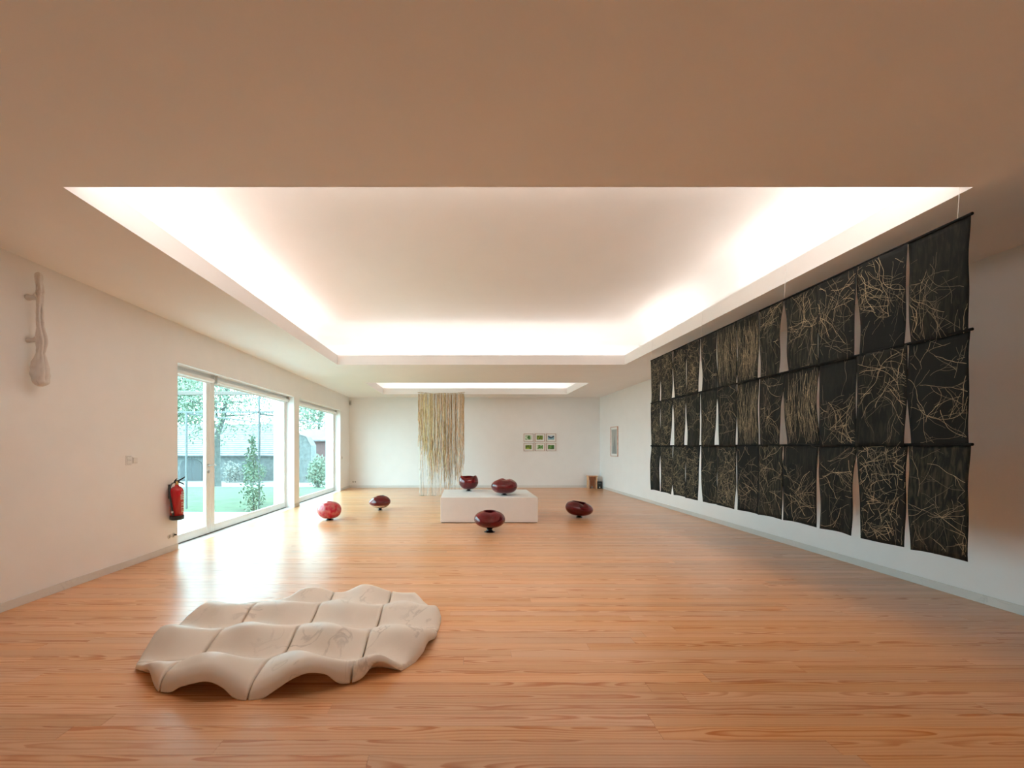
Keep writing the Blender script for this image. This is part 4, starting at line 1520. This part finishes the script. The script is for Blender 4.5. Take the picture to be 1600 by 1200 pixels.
def build_garden():
    R = random.Random(17)
    patio = simple('pale_patio_stone', (0.36, 0.38, 0.35), 0.8, 0.08, 2)
    grass = simple('lawn_green', (0.046, 0.082, 0.038), 0.9, 0.35, 3, bump=0.4, bscale=40)
    gravel = simple('pale_gravel', (0.22, 0.22, 0.21), 0.9, 0.1, 9)
    strip_ground('patio', patio, (-8, 9.8), -40, XL - 0.5, 'pale patio outside the windows')
    strip_ground('lawn', grass, (9.8, 26), -60, XL - 0.5, 'green lawn beyond the patio')
    strip_ground('gravel_path', gravel, (26, 60), -60, 25, 'pale gravel in front of the outbuildings')
    steel = simple('grey_painted_steel', (0.11, 0.13, 0.135), 0.5, 0.06, 8)
    wood = wood_mat('weathered_beam', (0.12, 0.095, 0.08), (1, 9, 9))
    # pergola frame
    e = empty('pergola', (-6.1, 10.4, -0.06), 'slender grey steel pergola frame standing outside the windows', 'pergola')
    for x in (-7.05, -5.2):
        b = MB()
        b.bbox(x + 6.1 - .02, x + 6.1 + .02, -.02, .02, -0.1, 2.42 if x < -6 else 2.9, 0.004)
        b.build('post', steel, e)
    for (xx, y0, y1) in ((-7.05, 0.06, 6.0), (-5.2, 0.06, 6.0)):
        b = MB()
        b.bbox(xx + 6.1 - .02, xx + 6.1 + .02, y0, y1, 2.38, 2.42, 0.004)
        b.build('side_rail', steel, e)
        b = MB()
        b.bbox(xx + 6.1 - .03, xx + 6.1 + .03, y1, y1 + .06, -0.4, 2.42, 0.004)
        b.build('post', steel, e)
    b = MB()
    b.bbox(-2.6, 1.36, -.02, .02, 2.42, 2.46, 0.004)
    b.build('cross_rail', steel, e)
    b = MB()
    b.bbox(-2.6, 1.36, -.05, .05, 2.87, 2.96, 0.006)
    b.build('timber_beam', wood, e)
    # climbing plant on the near post
    leaf = simple('pale_green_leaf', (0.06, 0.10, 0.05), 0.7, 0.35, 6)
    leaf2 = simple('mid_green_leaf', (0.11, 0.165, 0.105), 0.7, 0.35, 6)
    leaf3 = simple('fresh_green_leaf', (0.13, 0.18, 0.125), 0.7, 0.3, 6)
    bark = simple('grey_green_bark', (0.075, 0.085, 0.08), 0.9, 0.3, 5, bump=0.4, bscale=20)
    e = empty('climbing_plant', (-5.2, 10.06, -0.06), 'leafy climbing plant growing up a pergola post', 'plant')
    b = MB()
    for k in range(15):
        z = 0.06 + k * 0.12
        leaf_cloud(b, R, (R.uniform(-.05, .05), 0, z), interp([(0, .30), (.9, .24), (1.5, .14), (1.9, .08)], z), int(interp([(0, 70), (1.9, 26)], z)), .045)
    b.build('foliage', leaf2, e, 'stuff')
    b = MB()
    b.tube([(0.03, 0.03, 0), (-.02, .05, .5), (.04, .02, 1.0), (-.03, .05, 1.5), (.0, .05, 1.9)], [.016, .014, .012, .009, .005], 6)
    b.build('stem', bark, e)

    def tree(x, y, top, lean, tr, crown, nleaf, size, mat, label, limbs=7, density_z=(0.35, 1.0)):
        z0 = ground_z(x, y)
        e = empty('garden_tree', (x, y, z0), label, 'tree', 'trees beyond the lawn')
        pts = [(0, 0, -.2), (-.02, 0, .8), (-.05 + lean * .05, 0, top * .45), (lean * .45, .1, top * .6), (lean * .8, .1, top * .85), (lean, .15, top)]
        b = MB()
        b.tube(pts, [tr * 1.3, tr, tr * .85, tr * .75, tr * .55, tr * .3], 10)
        t = b.build('trunk', bark, e)
        fb = MB()
        for k in range(limbs):
            u = lerp(.5, .95, k / max(1, limbs - 1))
            a = k * 2.4 + x
            s = Vector((interp([(p[2], p[0]) for p in pts], top * u), 0.1, top * u))
            ln = crown * R.uniform(.65, 1.0)
            q, P_ = s.copy(), [s.copy()]
            d = Vector((math.cos(a), math.sin(a) * .7, .25))
            for j in range(5):
                d = (d + Vector((R.uniform(-.3, .3), R.uniform(-.3, .3), R.uniform(-.2, .22)))).normalized()
                q = q + d * ln / 5
                P_.append(q.copy())
            bb = MB()
            bb.tube(P_, [tr * .34, tr * .27, tr * .2, tr * .14, tr * .09, tr * .04], 6)
            bb.build('branch', bark, e)
            for pp in P_[1:]:
                leaf_cloud(fb, R, pp, crown * .38, int(nleaf / limbs / 5), size)
        fb.build('foliage', mat, e, 'stuff')
    tree(-16.25, 27, 7.6, .75, .20, 4.8, 5200, .11, leaf3, 'leaning tree with bare lower trunk and thin pale leaves in front of the tiled roof', 9)
    tree(-36.0, 50, 12.5, .2, .26, 6.0, 7000, .22, leaf2, 'dense green tree behind the left end of the tiled roof', 8)
    tree(-20.5, 58, 13.0, .3, .26, 6.5, 7000, .22, leaf3, 'tall pale green tree rising between the two outbuildings', 8)

    def bush(x, y, r, h, n, mat, label):
        e = empty('garden_bush', (x, y, ground_z(x, y)), label, 'bush', 'bushes by the outbuildings')
        b = MB()
        for k in range(6):
            leaf_cloud(b, R, (R.uniform(-.4, .4) * r, R.uniform(-.4, .4) * r, h * R.uniform(.3, .75)), r * .6, n // 6, .09, (1, 1, h / r * .6))
        b.build('foliage', mat, e, 'stuff')
        b = MB()
        for k in range(4):
            b.tube([(0.05 * k, 0, -.05), (R.uniform(-.3, .3) * r, R.uniform(-.3, .3) * r, h * .5)], [.03, .012], 5)
        b.build('stem', bark, e)
    bush(-17.6, 34.3, 1.1, 1.7, 900, leaf2, 'dark green bush against the stone wall')
    bush(-19.3, 34.5, 1.3, 1.9, 800, simple('silvery_leaf', (0.18, 0.19, 0.17), 0.8, 0.2, 6), 'pale silvery bush left of the dark green one')
    bush(-8.75, 24.5, .8, 1.9, 1300, leaf3, 'tall light green bush seen through the window nearest the far corner')
    bush(-11.3, 31.0, .8, 1.8, 900, leaf2, 'green bush beside the stone gable')

    # long outbuilding with tiled roof
    stone = simple('rough_grey_stone', (0.115, 0.13, 0.13), 0.9, 0.35, 4, bump=0.5, bscale=9)
    tile = simple('pale_roof_tile', (0.15, 0.145, 0.15), 0.8, 0.18, 3)
    door = simple('grey_plank_door', (0.06, 0.07, 0.075), 0.7, 0.2, 4, stretch=(12, 1, .4))
    red = simple('dark_red_boards', (0.13, 0.07, 0.07), 0.8, 0.2, 4, stretch=(12, 1, .4))
    gz = -1.5
    e = empty('stone_outbuilding', (-24, 36, gz), 'long low stone outbuilding with pale tiled roof and arched door', 'building')
    b = MB()
    b.box(-12, 7.4, 0, 7, -0.2, 2.35)
    b.add([(7.4, 0, 2.35), (7.4, 7, 2.35), (7.4, 3.5, 5.0), (7.2, 0, 2.35), (7.2, 7, 2.35), (7.2, 3.5, 5.0)], [(0, 1, 2), (3, 5, 4), (0, 2, 5, 3), (1, 4, 5, 2)])
    b.build('stone_wall', stone, e)
    # roof: overlapping courses
    b = MB()
    nc = 17
    for k in range(nc):
        u0, u1 = k / nc, (k + 1) / nc
        y0, y1 = lerp(-.45, 3.5, u0), lerp(-.45, 3.5, u1)
        z0, z1 = lerp(2.25, 5.2, u0), lerp(2.25, 5.2, u1)
        b.add([(-12.3, y0, z0 + .03), (7.7, y0, z0 + .03), (7.7, y1 + .06, z1 + .0), (-12.3, y1 + .06, z1 + .0),
               (-12.3, y0, z0 - .06), (7.7, y0, z0 - .06), (7.7, y1, z1 - .06), (-12.3, y1, z1 - .06)],
              [(0, 1, 2, 3), (0, 4, 5, 1), (1, 5, 6, 2), (3, 7, 4, 0), (4, 7, 6, 5)])
    b.quad((-12.3, 3.5, 5.2), (7.7, 3.5, 5.2), (7.7, 7.45, 2.25), (-12.3, 7.45, 2.25))
    b.build('tiled_roof', tile, e)
    b = MB()
    out = [(-0.95, 0), (0.95, 0), (0.95, 1.35)] + [(0.95 * math.cos(a), 1.35 + .55 * math.sin(a)) for a in [PI * k / 12 for k in range(1, 12)]] + [(-0.95, 1.35)]
    n = len(out)
    vs = [(x, -.06, z) for x, z in out] + [(x, .05, z) for x, z in out]
    b.add(vs, [tuple(range(n)), tuple(range(2 * n - 1, n - 1, -1))] + [(i, i + n, (i + 1) % n + n, (i + 1) % n) for i in range(n)])
    o = b.build('arched_door', door, e)
    o.location = (0.05, 0, 0.02)
    e = empty('stone_gable', (-13.55, 34, gz), 'grey stone gable end seen through the window nearest the far corner', 'building')
    b = MB()
    out = [(-0.95, 0), (0.85, 0), (0.85, 3.1), (0.45, 3.8), (-0.1, 3.98), (-0.95, 4.0)]
    n = len(out)
    vs = [(x, 0, z) for x, z in out] + [(x, 1.2, z) for x, z in out]
    b.add(vs, [tuple(range(n)), tuple(range(2 * n - 1, n - 1, -1))] + [(i, i + n, (i + 1) % n + n, (i + 1) % n) for i in range(n)])
    b.build('stone_wall', stone, e)
    b = MB()
    b.tube([(.88, -.03, 3.1), (.47, -.03, 3.83), (-0.1, -.03, 4.02), (-.97, -.03, 4.04)], .05, 5)
    b.build('coping', tile, e)
    e = empty('red_barn', (-15.2, 46, gz), 'dark red boarded barn with pale roof in the distance', 'building')
    b = MB()
    b.box(-3.2, 2.6, 0, 5, -.2, 3.75)
    b.build('boarded_wall', red, e)
    b = MB()
    b.add([(-3.5, -.5, 3.6), (2.9, -.5, 3.6), (2.9, 2.5, 4.9), (-3.5, 2.5, 4.9), (-3.5, 5.5, 3.6), (2.9, 5.5, 3.6), (-3.5, -.5, 3.75), (2.9, -.5, 3.75), (2.9, 2.5, 5.05), (-3.5, 2.5, 5.05), (-3.5, 5.5, 3.75), (2.9, 5.5, 3.75)],
          [(6, 7, 8, 9), (9, 8, 11, 10), (0, 3, 2, 1), (3, 4, 5, 2), (0, 1, 7, 6), (1, 2, 8, 7), (2, 5, 11, 8), (0, 6, 9, 3), (3, 9, 10, 4), (4, 10, 11, 5)])
    b.build('roof', tile, e)


build_garden()
